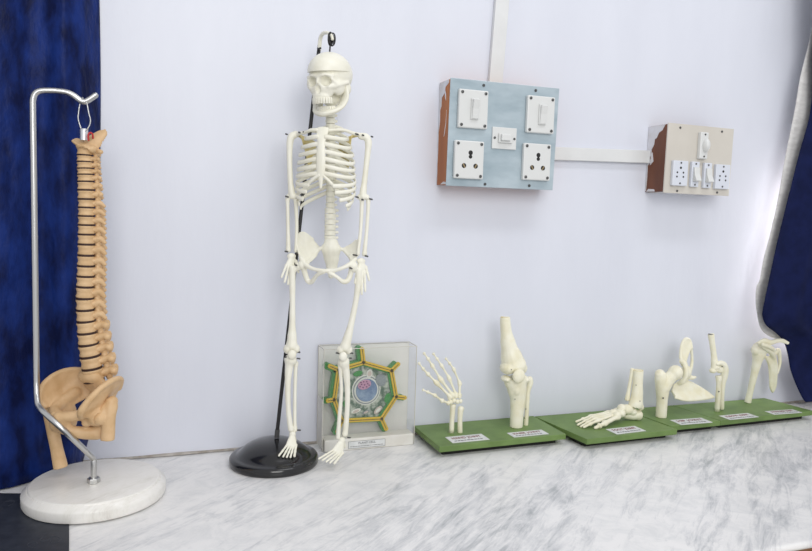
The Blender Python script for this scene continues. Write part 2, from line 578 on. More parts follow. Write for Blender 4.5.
put('rod', tube(NB(), rod, 0.0043, 12, 3), 'chrome', st)

# ------------------------------------------------------------------ spine model
Av = V((-0.77, -0.64, 0)).normalized()
Lv = V((-Av.y, Av.x, 0))          # the model's own left: towards the camera and to the right
sp = thing('spine_model', (-0.0999, -0.1600, 0.0909), 'tan plastic human spine and pelvis model hanging from the chrome hook', 'spine model')
wire = [(-0.0993, -0.1670, 0.5997), (-0.1020, -0.1670, 0.5945), (-0.1043, -0.1670, 0.5800), (-0.1047, -0.1670, 0.5714), (-0.1018, -0.1670, 0.5602), (-0.0998, -0.1670, 0.5546)]
wire2 = [(-0.0975, -0.1730, 0.5990), (-0.0929, -0.1730, 0.5958), (-0.0904, -0.1730, 0.5818), (-0.0879, -0.1730, 0.5691), (-0.0913, -0.1730, 0.5589), (-0.0953, -0.1730, 0.5543)]
bm = NB()
tube(bm, wire, 0.0009, 6, 3); tube(bm, wire2, 0.0009, 6, 3)
tube(bm, [wire[0], V((-0.0984, -0.1700, 0.6025)), wire2[0]], 0.0009, 6, 3)
put('wire_loop', bm, 'chrome', sp)
fer = V((-0.0972, -0.1680, 0.5417))
put('ferrule', lathe(NB(), [(0, 0), (0.0056, 0), (0.0056, 0.015), (0.0046, 0.0165), (0, 0.0165)], fer, 16), 'zinc', sp, auto=40)
bm = NB()
slab(bm, [(-0.1148, -0.1580, 0.5393), (-0.1095, -0.1500, 0.5440), (-0.0988, -0.1500, 0.5432), (-0.0894, -0.1480, 0.5498), (-0.0784, -0.1480, 0.5571), (-0.0680, -0.1500, 0.5598), (-0.0671, -0.1540, 0.5536), (-0.0738, -0.1580, 0.5411), (-0.0790, -0.1620, 0.5303),
          (-0.0879, -0.1700, 0.5270), (-0.0953, -0.1760, 0.5311), (-0.1062, -0.1720, 0.5330)], Z * 0.004 + Av * 0.003, (-0.0898, -0.1620, 0.5376))
ball(bm, (-0.0869, -0.1650, 0.5296), (0.007, 0.007, 0.006)); ball(bm, (-0.1028, -0.1660, 0.5329), (0.006, 0.006, 0.004))
put('occipital_plate', fuse(bm, 0.0011, 2), 'tan', sp)
bm = NB()
tube(bm, [(-0.0907, -0.1750, 0.5415), (-0.0909, -0.1760, 0.5486), (-0.0885, -0.1760, 0.5523), (-0.0853, -0.1750, 0.5505), (-0.0848, -0.1730, 0.5449)], 0.0013, 8, 4)
put('artery', bm, 'red', sp, label='red looped artery')

bounds = [147.0, 155, 161.5, 168, 174, 181, 189.5, 198.5, 207, 215.5, 224.5, 234, 244, 255, 265.5, 275.7, 286, 297.5, 309, 320.3, 332, 343.5, 355.5, 367.5, 380]
COLX = [(146, 84.5), (160, 84.5), (180, 85.5), (199, 86), (224, 86.2), (250, 86.2), (275, 85.8), (297, 85.3), (320, 86.3), (343, 88.5), (360, 91), (380, 94)]
# column axis as measured points on the model (x, z); z falls with height along the column
AX0 = V((-0.0973, -0.1600, 0.5337)); AX1 = V((-0.0966, -0.1600, 0.3808)); AX2 = V((-0.0879, -0.1600, 0.1833))


def col_pt(py):
    for (a, xa), (b, xb) in zip(COLX, COLX[1:]):
        if py <= b or b == 380:
            x = xa + (xb - xa) * (py - a) / (b - a)
            break
    if py < 250:
        f = (py - 146) / 104; p = AX0.lerp(AX1, f); x0 = 84.5 + 1.7 * f
    else:
        f = (py - 250) / 130; p = AX1.lerp(AX2, f); x0 = 86.2 + 7.8 * f
    return p + V(((x - x0) * 0.00158, 0, 0))


def vertebra(k, p0, p1):
    up = (p0 - p1).normalized(); h = (p0 - p1).length
    c = (p0 + p1) / 2
    if k < 7: r = 0.0105 + 0.0002 * k; kind = 'c'
    elif k < 19: r = 0.0112 + 0.00016 * (k - 7); kind = 't'
    else: r = 0.0136 + 0.0005 * (k - 19); kind = 'l'
    a = (Av - up * Av.dot(up)).normalized(); l = up.cross(a)
    bm = NB()
    hb = h * 0.80
    lathe(bm, [(0.0, -hb / 2), (r * 0.95, -hb / 2), (r, -hb * 0.40), (r * 0.90, -hb * 0.12), (r * 0.89, hb * 0.12), (r, hb * 0.40), (r * 0.95, hb / 2), (0.0, hb / 2)], c, 18, up)
    for s in (-1, 1):
        tube(bm, [c - a * r * 0.5 + l * s * r * 0.6, c - a * r * 1.2 + l * s * r * 0.6, c - a * r * 1.7], h * 0.27, 8, 3)
        ln = {'c': 0.009, 't': 0.0125, 'l': 0.017}[kind]
        if k == 0: ln = 0.015
        dp = {'c': 0.0, 't': 0.30, 'l': -0.02}[kind] * h
        tube(bm, [c - a * r * 0.9 + l * s * r * 0.45, c - a * r * 1.25 + l * s * (r * 0.5 + ln * 0.5) + up * h * 0.10,
                  c - a * (r * 1.3 + (0.004 if kind == 't' else 0.0)) + l * s * (r * 0.35 + ln) - up * dp],
             [h * 0.42, h * 0.32, h * (0.20 if kind == 't' else 0.30)], 8, 3)
        tube(bm, [c - a * r * 1.15 + l * s * r * 0.66 + up * h * 0.50, c - a * r * 1.25 + l * s * r * 0.70, c - a * r * 1.3 + l * s * r * 0.66 - up * h * 0.55], [h * 0.26, h * 0.34, h * 0.26], 8, 2)
    sl = {'c': 0.007, 't': 0.012, 'l': 0.0135}[kind]
    dr = {'c': 0.35, 't': 0.95, 'l': 0.25}[kind] * h
    tube(bm, [c - a * r * 1.7, c - a * (r * 1.7 + sl * 0.5) - up * dr * 0.5, c - a * (r * 1.7 + sl) - up * dr],
         [(h * 0.2, h * 0.3), (h * 0.16, h * (0.5 if kind == 'l' else 0.26)), (h * 0.2, h * (0.5 if kind == 'l' else 0.24))], 8, 3, ref=up)
    o = put('vertebra', bm, 'tan', sp, auto=50)
    d = lathe(NB(), [(0, -h * 0.10), (r * 0.975, -h * 0.10), (r * 0.975, h * 0.10), (0, h * 0.10)], p1, 16, up)
    put('disc', d, 'disc', o, auto=40)


for k in range(24):
    vertebra(k, col_pt(bounds[k]), col_pt(bounds[k + 1]))

PO = V((-0.1007, -0.1650, 0.1066))


def PL(l, a, u): return PO + Lv * l + Av * a + Z * u


bm = NB()
tube(bm, [PL(0, -0.008, 0.083), PL(0, -0.020, 0.068), PL(0, -0.032, 0.048), PL(0, -0.034, 0.030), PL(0, -0.026, 0.018)],
     [(0.022, 0.013), (0.024, 0.011), (0.017, 0.008), (0.010, 0.005), (0.004, 0.004)], 14, 4, ref=Av)
put('sacrum', fuse(bm, 0.0016, 2), 'tan', sp)
for s in (-1, 1):
    bm = NB()
    e_ = s if s > 0 else -0.86
    out = [PL(e_ * .046, .038, .040), PL(e_ * .054, .043, .050), PL(e_ * .061, .034, .067), PL(e_ * .062, .014, .081), PL(e_ * .056, -.010, .086), PL(e_ * .044, -.030, .080),
           PL(e_ * .028, -.038, .064), PL(e_ * .029, -.026, .044), PL(e_ * .038, -.004, .034), PL(e_ * .042, .018, .032)]
    slab(bm, out, Lv * 0.0065 * s + Av * 0.001 - Z * 0.003, PL(s * .051, .006, .057))
    tube(bm, out[0:7], [.0055, .0058, .0050, .0046, .0046, .0050, .0060], 8, 4)
    tube(bm, [PL(s * .036, -.010, .052), PL(s * .038, .012, .041), PL(s * .027, .030, .036), PL(s * .010, .041, .033), PL(s * .003, .043, .030)], [.009, .0095, .0080, .0085, .0095], 10, 4)
    tube(bm, [PL(s * .004, .043, .033), PL(s * .007, .041, .020), PL(s * .018, .033, .012), PL(s * .030, .016, .007), PL(s * .037, .002, .008), PL(s * .042, -.002, .022), PL(s * .042, .004, .036)],
         [.0105, .0105, .0085, .0100, .0125, .0115, .012], 10, 4)
    ball(bm, PL(s * .045, .012, .034), 0.0150)
    ball(bm, PL(s * .034, .020, .024), (0.008, 0.008, 0.006)); ball(bm, PL(s * .012, .038, .026), (0.008, 0.008, 0.009))
    cut = ball(NB(), PL(s * .057, .014, .032), 0.0095)
    put('hip_bone', fuse(bm, 0.0014, 3, cut), 'tan', sp)
put('pubic_disc', ball(NB(), PL(0, .042, .027), (0.005, 0.007, 0.012)), 'tan', sp)
# stub thigh bones
bm = NB()
ball(bm, PL(-.053, .013, .032), 0.010)
tube(bm, [PL(-.053, .013, .032), (-0.1463, -0.1240, 0.1292)], 0.0075, 10, 2)
tube(bm, [(-0.1531, -0.1240, 0.1391), (-0.1524, -0.1250, 0.1251), (-0.1504, -0.1270, 0.1082), (-0.1448, -0.1310, 0.0774), (-0.1381, -0.1350, 0.0425)], [.0085, .0105, .0094, .0092, .0105], 14, 4, rnd=False)
ball(bm, (-0.1545, -0.1240, 0.1360), 0.008)
put('femur', fuse(bm, 0.0014, 2), 'tan', sp)
bm = NB()
ball(bm, PL(.053, .013, .032), 0.010)
tube(bm, [PL(.053, .013, .032), (-0.0671, -0.2080, 0.1548)], 0.0075, 10, 2)
tube(bm, [(-0.0603, -0.2060, 0.1643), (-0.0624, -0.2080, 0.1530), (-0.0643, -0.2110, 0.1375), (-0.0664, -0.2140, 0.1055)], [.0085, .0105, .0094, .0100], 14, 4, rnd=False)
ball(bm, (-0.0596, -0.2070, 0.1615), 0.008)
put('femur', fuse(bm, 0.0014, 2), 'tan', sp)

# ------------------------------------------------------------------ stand of the small skeleton
DC = V((0.199, -0.081, 0.0))
ss = thing('skeleton_stand', DC, 'glossy black domed base with a thin black pole, behind the small skeleton', 'stand')
prof = [(0.073, 0.0), (0.0775, 0.001), (0.0785, 0.004), (0.0780, 0.011), (0.0755, 0.0145), (0.072, 0.0155), (0.0685, 0.0160), (0.0650, 0.0172), (0.0600, 0.0225), (0.050, 0.0310), (0.038, 0.0372),
        (0.024, 0.0412), (0.010, 0.0428), (0.0, 0.043)]
put('base', lathe(NB(), prof, DC, 96), 'black_gloss', ss)
foot = V((0.2035, -0.0790, 0.0486))
put('socket', tube(NB(), [foot - Z * 0.004, foot + V((0.001, 0, 0.010))], 0.0045, 12, 1, rnd=False), 'steel_dark', ss, auto=40)
top = V((0.2724, -0.0580, 0.7373))
put('pole', tube(NB(), [foot, foot.lerp(top, 0.5), top], 0.0034, 10, 3), 'black', ss)
put('hook', tube(NB(), [V(top) - Z * 0.006, (0.2731, -0.0620, 0.7485), (0.2746, -0.0720, 0.7550), (0.2780, -0.0880, 0.7543), (0.2826, -0.1020, 0.7483), (0.2840, -0.1080, 0.7397)], [0.0036, 0.0036, 0.0033, 0.003, 0.0028, 0.0026], 10, 4), 'bone', ss, label='white plastic hook')
put('wing_screw', tube(NB(), [(0.2685, -0.0660, 0.7301), (0.2729, -0.0660, 0.7323)], 0.0018, 8, 1), 'black', ss)

# ------------------------------------------------------------------ small skeleton
sk = thing('skeleton_model', V((0.26, -0.11, 0.004)), 'ivory plastic mini human skeleton hanging from the black pole stand', 'skeleton')
bm = NB()
for k in range(4):
    cx = 329.5 + k * 1.6
    pts = []
    c0 = V((0.2826, -0.1050, 0.7402))
    for i in range(13):
        a = 2 * math.pi * i / 12
        pts.append(c0 + V(((k - 1.5) * 0.0016 + 0.0036 * math.sin(a), 0.003 * math.sin(a + k), 0.0105 * math.cos(a) + 0.0015 * math.sin(k * 2.1))))
    tube(bm, pts, 0.0012, 6, 2)
tube(bm, [(0.2808, -0.1060, 0.7315), (0.2793, -0.1080, 0.7144)], 0.0014, 6, 1)
put('wire_hanger', bm, 'black', sk, label='coiled black wire at the crown')

# skull, built facing -y then turned
SK = Matrix.Translation(V((0.2806, -0.1100, 0.6659))) @ Matrix.Rotation(math.radians(-44), 4, 'Z') @ Matrix.Rotation(math.radians(7), 4, 'X')


def skb(mesh): mesh.transform(SK); return mesh


bm = NB()
ball(bm, (0, 0.006, 0.014), (0.0345, 0.043, 0.034), u=24, v=16)
ball(bm, (0, -0.016, 0.010), (0.0285, 0.022, 0.022), u=20, v=12)
ball(bm, (0, -0.026, -0.010), (0.0225, 0.014, 0.020), u=16, v=12)
ball(bm, (0, -0.030, -0.023), (0.0165, 0.0115, 0.0095), u=16, v=10)
for s in (-1, 1):
    tube(bm, [(s * 0.016, -0.032, -0.008), (s * 0.026, -0.024, -0.006), (s * 0.031, -0.010, -0.003), (s * 0.032, 0.006, 0.0)], [0.006, 0.0042, 0.003, 0.003], 10, 4)
    ball(bm, (s * 0.022, -0.010, -0.006), (0.010, 0.016, 0.016))
    tube(bm, [(s * 0.022, -0.031, 0.004), (s * 0.026, -0.026, -0.003)], 0.0036, 8, 1)
    ball(bm, (s * 0.027, 0.012, -0.010), (0.006, 0.008, 0.010))
tube(bm, [(-0.023, -0.030, 0.0085), (-0.010, -0.037, 0.011), (0, -0.0375, 0.009), (0.010, -0.037, 0.011), (0.023, -0.030, 0.0085)], 0.0036, 8, 4)
tube(bm, [(0, -0.037, 0.008), (0, -0.041, -0.001)], [0.0035, 0.003], 8, 1)
ball(bm, (0, 0.012, -0.013), (0.023, 0.024, 0.014))
ball(bm, (0, 0.004, -0.026), (0.016, 0.018, 0.014))
cut = NB()
for s in (-1, 1):
    ball(cut, (s * 0.0130, -0.039, 0.0010), (0.0092, 0.016, 0.0086), u=16, v=12)
ball(cut, (0, -0.042, -0.0120), (0.0052, 0.009, 0.0075))
put('skull', skb(fuse(bm, 0.0013, 2, cut, 'skull')), 'bone', sk)
# removable skull cap with its rim
bm = NB()
prof = []
cap = []
for i in range(13):
    t = i / 12 * math.pi / 2
    cap.append((math.cos(t), math.sin(t)))
rings = []
for cr, sz in cap:
    rings.append([bm.verts.new((0.0347 * max(cr, 0.001) * math.cos(a), 0.001 + 0.0445 * max(cr, 0.001) * math.sin(a) * (1.0), 0.0175 + 0.0335 * sz + 0.0)) for a in [2 * math.pi * k / 36 for k in range(36)]])
for A_, B_ in zip(rings, rings[1:]):
    for k in range(36): bm.faces.new((A_[k], A_[(k + 1) % 36], B_[(k + 1) % 36], B_[k]))
bm.faces.new(rings[0][::-1]); bm.faces.new(rings[-1])
put('skull_cap', skb(to_mesh(bm, 'skull_cap')), 'bone', sk, auto=60, label='domed skull cap above the seam')
# lower jaw and teeth
bm = NB()
jaw = [(-0.027, 0.004, -0.004), (-0.0265, 0.004, -0.022), (-0.0235, -0.004, -0.038), (-0.0155, -0.019, -0.0475), (0, -0.028, -0.051), (0.0155, -0.019, -0.0475), (0.0235, -0.004, -0.038), (0.0265, 0.004, -0.022), (0.027, 0.004, -0.004)]
tube(bm, jaw, [(0.006, 0.0035), (0.010, 0.0040), (0.009, 0.0045), (0.0080, 0.0048), (0.0080, 0.0055), (0.0080, 0.0048), (0.009, 0.0045), (0.010, 0.0040), (0.006, 0.0035)], 10, 4, ref=(0, 0, 1))
jo = put('mandible', skb(fuse(bm, 0.0013, 2, None, 'mandible')), 'bone', sk)


def teeth(z, rx, ry, cy, h):
    bm = NB()
    for i in range(12):
        a = math.pi * (0.08 + 0.84 * i / 11)
        c_ = V((rx * math.cos(a), cy - ry * math.sin(a), z))
        box(bm, (-0.0019, -0.0016, -h / 2), (0.0019, 0.0016, h / 2), Matrix.Translation(c_) @ Matrix.Rotation(math.pi / 2 - a, 4, 'Z'))
    return to_mesh(bm, 'teeth')


put('upper_teeth', skb(teeth(-0.0300, 0.0172, 0.0190, -0.0225, 0.010)), 'bone', sk, bevel=0.0006)
put('lower_teeth', skb(teeth(-0.0425, 0.0155, 0.0180, -0.0110, 0.008)), 'bone', jo, bevel=0.0006)

Fv = V((-0.45, -0.893, 0)).normalized()      # the way the chest faces
Xv = V((-Fv.y, Fv.x, 0))                      # to the right in the photo
if Xv.x < 0: Xv = -Xv


def zpy(py): return 0.605 - (py - 120) * 0.00173


S0 = V((0.2903, -0.0880, 0.5381))


def spine_xy(py):
    p = V(S0); p.x += (py - 160) * 0.000012; p.z = zpy(py)
    return p


NV = 24
for k in range(NV):
    py = 112 + (246 - 112) * (k + 0.5) / NV
    hgt = (246 - 112) / NV * 0.00173
    c = spine_xy(py)
    if k < 7: c = c + Fv * (0.010 * (1 - k / 7))
    r = 0.0084 if k < 7 else (0.0080 if k < 17 else 0.0104)
    bm = lathe(NB(), [(0, -hgt * .46), (r * .95, -hgt * .46), (r, -hgt * .34), (r * .86, 0), (r, hgt * .34), (r * .95, hgt * .46), (0, hgt * .46)], c, 14)
    for s in (-1, 1):
        tube(bm, [c - Fv * r * .5, c - Fv * r + Xv * s * (r + 0.0005) + Z * 0.001], 0.0024, 6, 1)
    tube(bm, [c - Fv * r * .6, c - Fv * (r + 0.010) - Z * 0.004], 0.0017, 6, 1)
    o = put('vertebra', bm, 'bone', sk, auto=50)
put('spine_rod', tube(NB(), [spine_xy(100) + Fv * 0.010, spine_xy(118) + Fv * 0.010, spine_xy(160), spine_xy(205), spine_xy(250)], 0.0042, 8, 2), 'bone', sk)

# breastbone
ST = lambda py, dx=0.0, df=0.0: V((0.2602, -0.1420, 0.5399)) * 1 + V((0, 0, zpy(py) - zpy(156))) + Xv * dx + Fv * df
bm = NB()
tube(bm, [ST(129, 0, -0.010), ST(136, 0, -0.004), ST(144, 0, 0), ST(158, 0, .001), ST(172, 0, .0), ST(177, 0, -.001), ST(186, 0, -.002)],
     [(.011, .0034), (.0100, .0034), (.0070, .0032), (.0082, .0032), (.0078, .0032), (.0045, .003), (.0028, .0025)], 10, 4, ref=Fv)
put('sternum', fuse(bm, 0.0012, 2), 'bone', sk)


def rib(k, s):
    """k from 0 (top) to 11"""
    wid = [0.026, 0.036, 0.042, 0.046, 0.048, 0.049, 0.050, 0.051, 0.051, 0.050, 0.047, 0.042][k]
    pb = 124 + 6.0 * k
    sp_ = spine_xy(pb)
    fr = ST(0)
    pf = [133, 139, 146, 153, 160, 167, 174, 184, 190, 197, 202, 206][k]
    end = [1, 1, 1, 1, 1, 1, 1, 0.90, 0.86, 0.80, 0.68, 0.58][k]
    sag = [2, 5, 7, 8, 9, 9, 9, 6, 5, 4, 3, 2][k]
    fx = (V((fr.x, fr.y, 0)) - V((sp_.x, sp_.y, 0)))
    depth = fx.dot(Fv) * (0.8 if k == 0 else 1.0)
    side = fx.dot(Xv)
    pts, rs = [], []
    n = 12
    for i in range(n + 1):
        t = i / n * end
        th = math.pi * t
        lat = s * (wid * math.sin(th) ** 0.85 if 0 < th < math.pi else 0.0) + side * t
        if t > 0.85: lat += s * 0.006 * (t - 0.85) / 0.15
        fo = depth * (0.5 - 0.5 * math.cos(th)) * 1.0 - 0.010 * math.sin(th * 2) * (1 if th < math.pi / 2 else 0)
        py = pb + (pf - pb) * t / end + sag * math.sin(math.pi * t)
        p = V((sp_.x, sp_.y, 0)) + Xv * lat + Fv * fo
        p.z = zpy(py)
        pts.append(p)
        rs.append((0.0016, 0.0034 if t < 0.8 else 0.0038))
    put('rib', tube(NB(), pts, rs, 8, 1, ref=Z), 'bone', sk)


for k in range(12):
    for s in (-1, 1):
        rib(k, s)
put('costal_margin', tube(NB(), [(0.2640, -0.1430, 0.5087), (0.2754, -0.1460, 0.4975), (0.2877, -0.1460, 0.4846), (0.3033, -0.1400, 0.4769), (0.3183, -0.1300, 0.4759)], [.0028, .003, .0028, .0024, .002], 8, 4), 'bone', sk)
put('costal_margin', tube(NB(), [(0.2574, -0.1420, 0.5084), (0.2487, -0.1360, 0.5016), (0.2393, -0.1250, 0.4899), (0.2318, -0.1120, 0.4798), (0.2291, -0.1000, 0.4731)], [.0028, .003, .0028, .0024, .002], 8, 4), 'bone', sk)
# collar bones and shoulder blades
put('clavicle', tube(NB(), [(0.2680, -0.1340, 0.5822), (0.2829, -0.1360, 0.5847), (0.3007, -0.1340, 0.5861), (0.3176, -0.1300, 0.5825), (0.3323, -0.1280, 0.5803)], [.0035, .0030, .0028, .003, .0036], 8, 4), 'bone', sk)
put('clavicle', tube(NB(), [(0.2553, -0.1300, 0.5834), (0.2464, -0.1240, 0.5834), (0.2400, -0.1140, 0.5807), (0.2335, -0.1040, 0.5795), (0.2282, -0.0960, 0.5783)], [.0035, .0030, .0028, .003, .0036], 8, 4), 'bone', sk)
bm = NB()
slab(bm, [(0.3229, -0.1040, 0.5819), (0.3167, -0.0940, 0.5790), (0.3059, -0.0800, 0.5726), (0.3055, -0.0760, 0.5572), (0.3141, -0.0800, 0.5311), (0.3237, -0.0860, 0.5242), (0.3222, -0.0960, 0.5515)], (0.001, 0.003, 0))
tube(bm, [(0.3089, -0.0760, 0.5662), (0.3239, -0.0940, 0.5795), (0.3339, -0.1160, 0.5824)], [.002, .003, .0035], 8, 3)
put('scapula', fuse(bm, 0.0012, 2), 'cartilage', sk, label='yellowed shoulder blade')
bm = NB()
slab(bm, [(0.2353, -0.0860, 0.5797), (0.2482, -0.0740, 0.5765), (0.2652, -0.0700, 0.5710), (0.2694, -0.0680, 0.5557), (0.2623, -0.0700, 0.5325), (0.2530, -0.0720, 0.5267), (0.2461, -0.0780, 0.5502)], (0.001, 0.003, 0))
tube(bm, [(0.2590, -0.0660, 0.5640), (0.2430, -0.0740, 0.5744), (0.2280, -0.0880, 0.5807)], [.002, .003, .004], 8, 3)
put('scapula', fuse(bm, 0.0012, 2), 'cartilage', sk, label='yellowed shoulder blade')
# upper arms
for pts in ([(0.2272, -0.0920, 0.5786), (0.2194, -0.0930, 0.5738), (0.2170, -0.0930, 0.5644), (0.2164, -0.0930, 0.5475), (0.2173, -0.0930, 0.5204), (0.2189, -0.0930, 0.4950), (0.2208, -0.0930, 0.4814), (0.2226, -0.0930, 0.4730)],
            [(0.3324, -0.1280, 0.5786), (0.3407, -0.1300, 0.5773), (0.3451, -0.1310, 0.5690), (0.3443, -0.1310, 0.5520), (0.3418, -0.1310, 0.5246), (0.3394, -0.1310, 0.4989), (0.3379, -0.1310, 0.4852), (0.3376, -0.1310, 0.4749)]):
    bm = tube(NB(), pts, [.0062, .0066, .0062, .0052, .0048, .0050, .0062, .0066], 10, 4)
    tube(bm, [V(pts[-1]) - Xv * 0.0065, V(pts[-1]) + Xv * 0.0075], .0048, 10, 1)
    put('humerus', fuse(bm, 0.0012, 1), 'bone', sk)
# forearms
put('radius', tube(NB(), [(0.2137, -0.0950, 0.4675), (0.2141, -0.0950, 0.4556), (0.2151, -0.0960, 0.4179), (0.2157, -0.0970, 0.3905), (0.2158, -0.0970, 0.3801)], [.0042, .0032, .0032, .0038, .0046], 8, 4), 'bone', sk)
put('ulna', tube(NB(), [(0.2280, -0.0920, 0.4732), (0.2291, -0.0920, 0.4578), (0.2309, -0.0930, 0.4216), (0.2299, -0.0950, 0.3906), (0.2296, -0.0960, 0.3785)], [.0048, .0036, .0030, .0030, .0034], 8, 4), 'bone', sk)
put('radius', tube(NB(), [(0.3470, -0.1320, 0.4700), (0.3469, -0.1330, 0.4563), (0.3447, -0.1350, 0.4183), (0.3417, -0.1370, 0.3872), (0.3412, -0.1370, 0.3768)], [.0042, .0032, .0032, .0038, .0046], 8, 4), 'bone', sk)
put('ulna', tube(NB(), [(0.3358, -0.1300, 0.4731), (0.3359, -0.1310, 0.4594), (0.3339, -0.1340, 0.4181), (0.3302, -0.1370, 0.3871), (0.3294, -0.1370, 0.3767)], [.0048, .0036, .0030, .0030, .0034], 8, 4), 'bone', sk)


def hand(center, mids, tips, name, finger, rc, r):
    bm = NB()
    c = V(center)
    for m in mids:
        tube(bm, [c.lerp(V(m), 0.15), V(m)], [rc, rc * 0.6], 8, 1)
    ball(bm, c, (rc * 2.2, rc * 1.3, rc * 1.5))
    h = put(name, fuse(bm, 0.0011, 1), 'bone', sk)
    for m, t in zip(mids, tips):
        m, t = V(m), V(t)
        q = (t - m)
        pts = [m - q * 0.1, m + q * .3, m + q * .36, m + q * .62, m + q * .68, t]
        put(finger, tube(NB(), pts, [r * 1.15, r * .8, r * 1.05, r * .75, r * .95, r * .75], 7, 2), 'bone', h)


hand((0.2217, -0.0970, 0.3698), [(0.2119, -0.1000, 0.3527), (0.2157, -0.1010, 0.3493), (0.2201, -0.1010, 0.3485), (0.2251, -0.0990, 0.3492), (0.2302, -0.0970, 0.3595)],
     [(0.2038, -0.1040, 0.3341), (0.2090, -0.1050, 0.3256), (0.2149, -0.1050, 0.3221), (0.2221, -0.1030, 0.3253), (0.2337, -0.1000, 0.3423)], 'hand', 'finger', 0.0037, 0.0026)
hand((0.3345, -0.1390, 0.3648), [(0.3278, -0.1420, 0.3477), (0.3317, -0.1430, 0.3426), (0.3362, -0.1430, 0.3418), (0.3406, -0.1420, 0.3443), (0.3440, -0.1400, 0.3528)],
     [(0.3230, -0.1450, 0.3273), (0.3292, -0.1470, 0.3137), (0.3350, -0.1470, 0.3084), (0.3414, -0.1460, 0.3134), (0.3486, -0.1440, 0.3323)], 'hand', 'finger', 0.0037, 0.0026)

# pelvis
bm = NB()
SC = V((0.2915, -0.0960, 0.3843))
tube(bm, [SC + Z * 0.010, SC, SC - Z * 0.016 - Fv * 0.004, SC - Z * 0.034 - Fv * 0.008, SC - Z * 0.050 - Fv * 0.004],
     [(.013, .010), (.0185, .012), (.0145, .009), (.0105, .007), (.005, .005)], 12, 4, ref=Fv)
put('sacrum', fuse(bm, 0.0013, 2), 'bone', sk)
bm = NB()
out = [(0.2740, -0.0860, 0.3854), (0.2629, -0.0780, 0.3990), (0.2467, -0.0780, 0.4101), (0.2354, -0.0860, 0.4059), (0.2312, -0.0960, 0.3889), (0.2347, -0.1060, 0.3705), (0.2407, -0.1120, 0.3589), (0.2545, -0.1040, 0.3601), (0.2671, -0.0940, 0.3699)]
slab(bm, out, (0.002, 0.0045, 0.0), (0.2482, -0.0900, 0.3818))
tube(bm, [out[1], out[2], out[3], out[4], out[5]], .0022, 8, 3)
tube(bm, [(0.2361, -0.1080, 0.3672), (0.2430, -0.1180, 0.3560), (0.2544, -0.1300, 0.3501), (0.2694, -0.1400, 0.3484), (0.2794, -0.1420, 0.3486)], [.0042, .0042, .0034, .0034, .004], 10, 4)
tube(bm, [(0.2700, -0.0880, 0.3801), (0.2557, -0.0980, 0.3666), (0.2434, -0.1160, 0.3558)], [.004, .003, .004], 8, 3)
tube(bm, [(0.2394, -0.1100, 0.3570), (0.2435, -0.1080, 0.3413), (0.2486, -0.1100, 0.3276), (0.2543, -0.1160, 0.3273), (0.2597, -0.1300, 0.3398), (0.2695, -0.1400, 0.3467)], [.006, .0048, .0046, .0042, .0034, .0036], 10, 4)
ball(bm, (0.2377, -0.1100, 0.3553), 0.0085)
tube(bm, [(0.2714, -0.0900, 0.3820), (0.2793, -0.0940, 0.3859)], .0036, 8, 1)
put('hip_bone', fuse(bm, 0.0012, 2), 'bone', sk)
bm = NB()
out = [(0.3147, -0.1040, 0.3851), (0.3257, -0.1100, 0.3926), (0.3329, -0.1160, 0.4000), (0.3316, -0.1280, 0.3883), (0.3280, -0.1360, 0.3732), (0.3194, -0.1420, 0.3632), (0.3172, -0.1300, 0.3710), (0.3159, -0.1140, 0.3751)]
slab(bm, out, (0.0045, 0.0012, 0.0), (0.3242, -0.1230, 0.3793))
tube(bm, [out[0], out[1], out[2], out[3], out[4]], .0021, 8, 3)
tube(bm, [(0.3234, -0.1400, 0.3683), (0.3125, -0.1480, 0.3602), (0.2999, -0.1500, 0.3544), (0.2888, -0.1460, 0.3498), (0.2794, -0.1420, 0.3486)], [.0042, .0042, .0034, .0034, .004], 10, 4)
tube(bm, [(0.3130, -0.1040, 0.3824), (0.3180, -0.1200, 0.3720), (0.3200, -0.1400, 0.3631)], [.004, .003, .004], 8, 3)
tube(bm, [(0.3172, -0.1440, 0.3599), (0.3163, -0.1420, 0.3460), (0.3107, -0.1440, 0.3324), (0.3014, -0.1460, 0.3301), (0.2905, -0.1470, 0.3380), (0.2777, -0.1420, 0.3452)], [.006, .0048, .0046, .0042, .0034, .0036], 10, 4)
ball(bm, (0.3185, -0.1460, 0.3567), 0.0085)
tube(bm, [(0.3130, -0.1040, 0.3824), (0.3031, -0.1000, 0.3838)], .0036, 8, 1)
put('hip_bone', fuse(bm, 0.0012, 2), 'bone', sk)

# legs
bm = NB()
ball(bm, (0.2329, -0.1080, 0.3534), .0072)
tube(bm, [(0.2329, -0.1080, 0.3534), (0.2247, -0.1060, 0.3463)], .0048, 8, 1)
tube(bm, [(0.2221, -0.1060, 0.3498), (0.2220, -0.1060, 0.3325), (0.2227, -0.1070, 0.2945), (0.2228, -0.1080, 0.2563), (0.2225, -0.1090, 0.2285), (0.2220, -0.1090, 0.2145)], [.0060, .0058, .0050, .0056, .0085, .0105], 10, 4)
for dx in (-4, 4.5): ball(bm, (V((0.2219, -0.1100, 0.2094)) + V((dx * 0.00168, 0.002, 0))), (.0075, .0095, .0085))
put('femur', fuse(bm, 0.0012, 2), 'bone', sk)
bm = NB()
ball(bm, (0.3203, -0.1460, 0.3532), .0072)
tube(bm, [(0.3203, -0.1460, 0.3532), (0.3281, -0.1440, 0.3462)], .0048, 8, 1)
tube(bm, [(0.3298, -0.1440, 0.3496), (0.3294, -0.1440, 0.3324), (0.3260, -0.1430, 0.2976), (0.3192, -0.1420, 0.2593), (0.3132, -0.1400, 0.2311), (0.3094, -0.1390, 0.2152)], [.0060, .0058, .0050, .0056, .0080, .0100], 10, 4)
for dx in (-4, 4.5): ball(bm, (V((0.3086, -0.1390, 0.2100)) + V((dx * 0.00162, 0.002, 0))), (.0072, .0092, .0082))
put('femur', fuse(bm, 0.0012, 2), 'bone', sk)
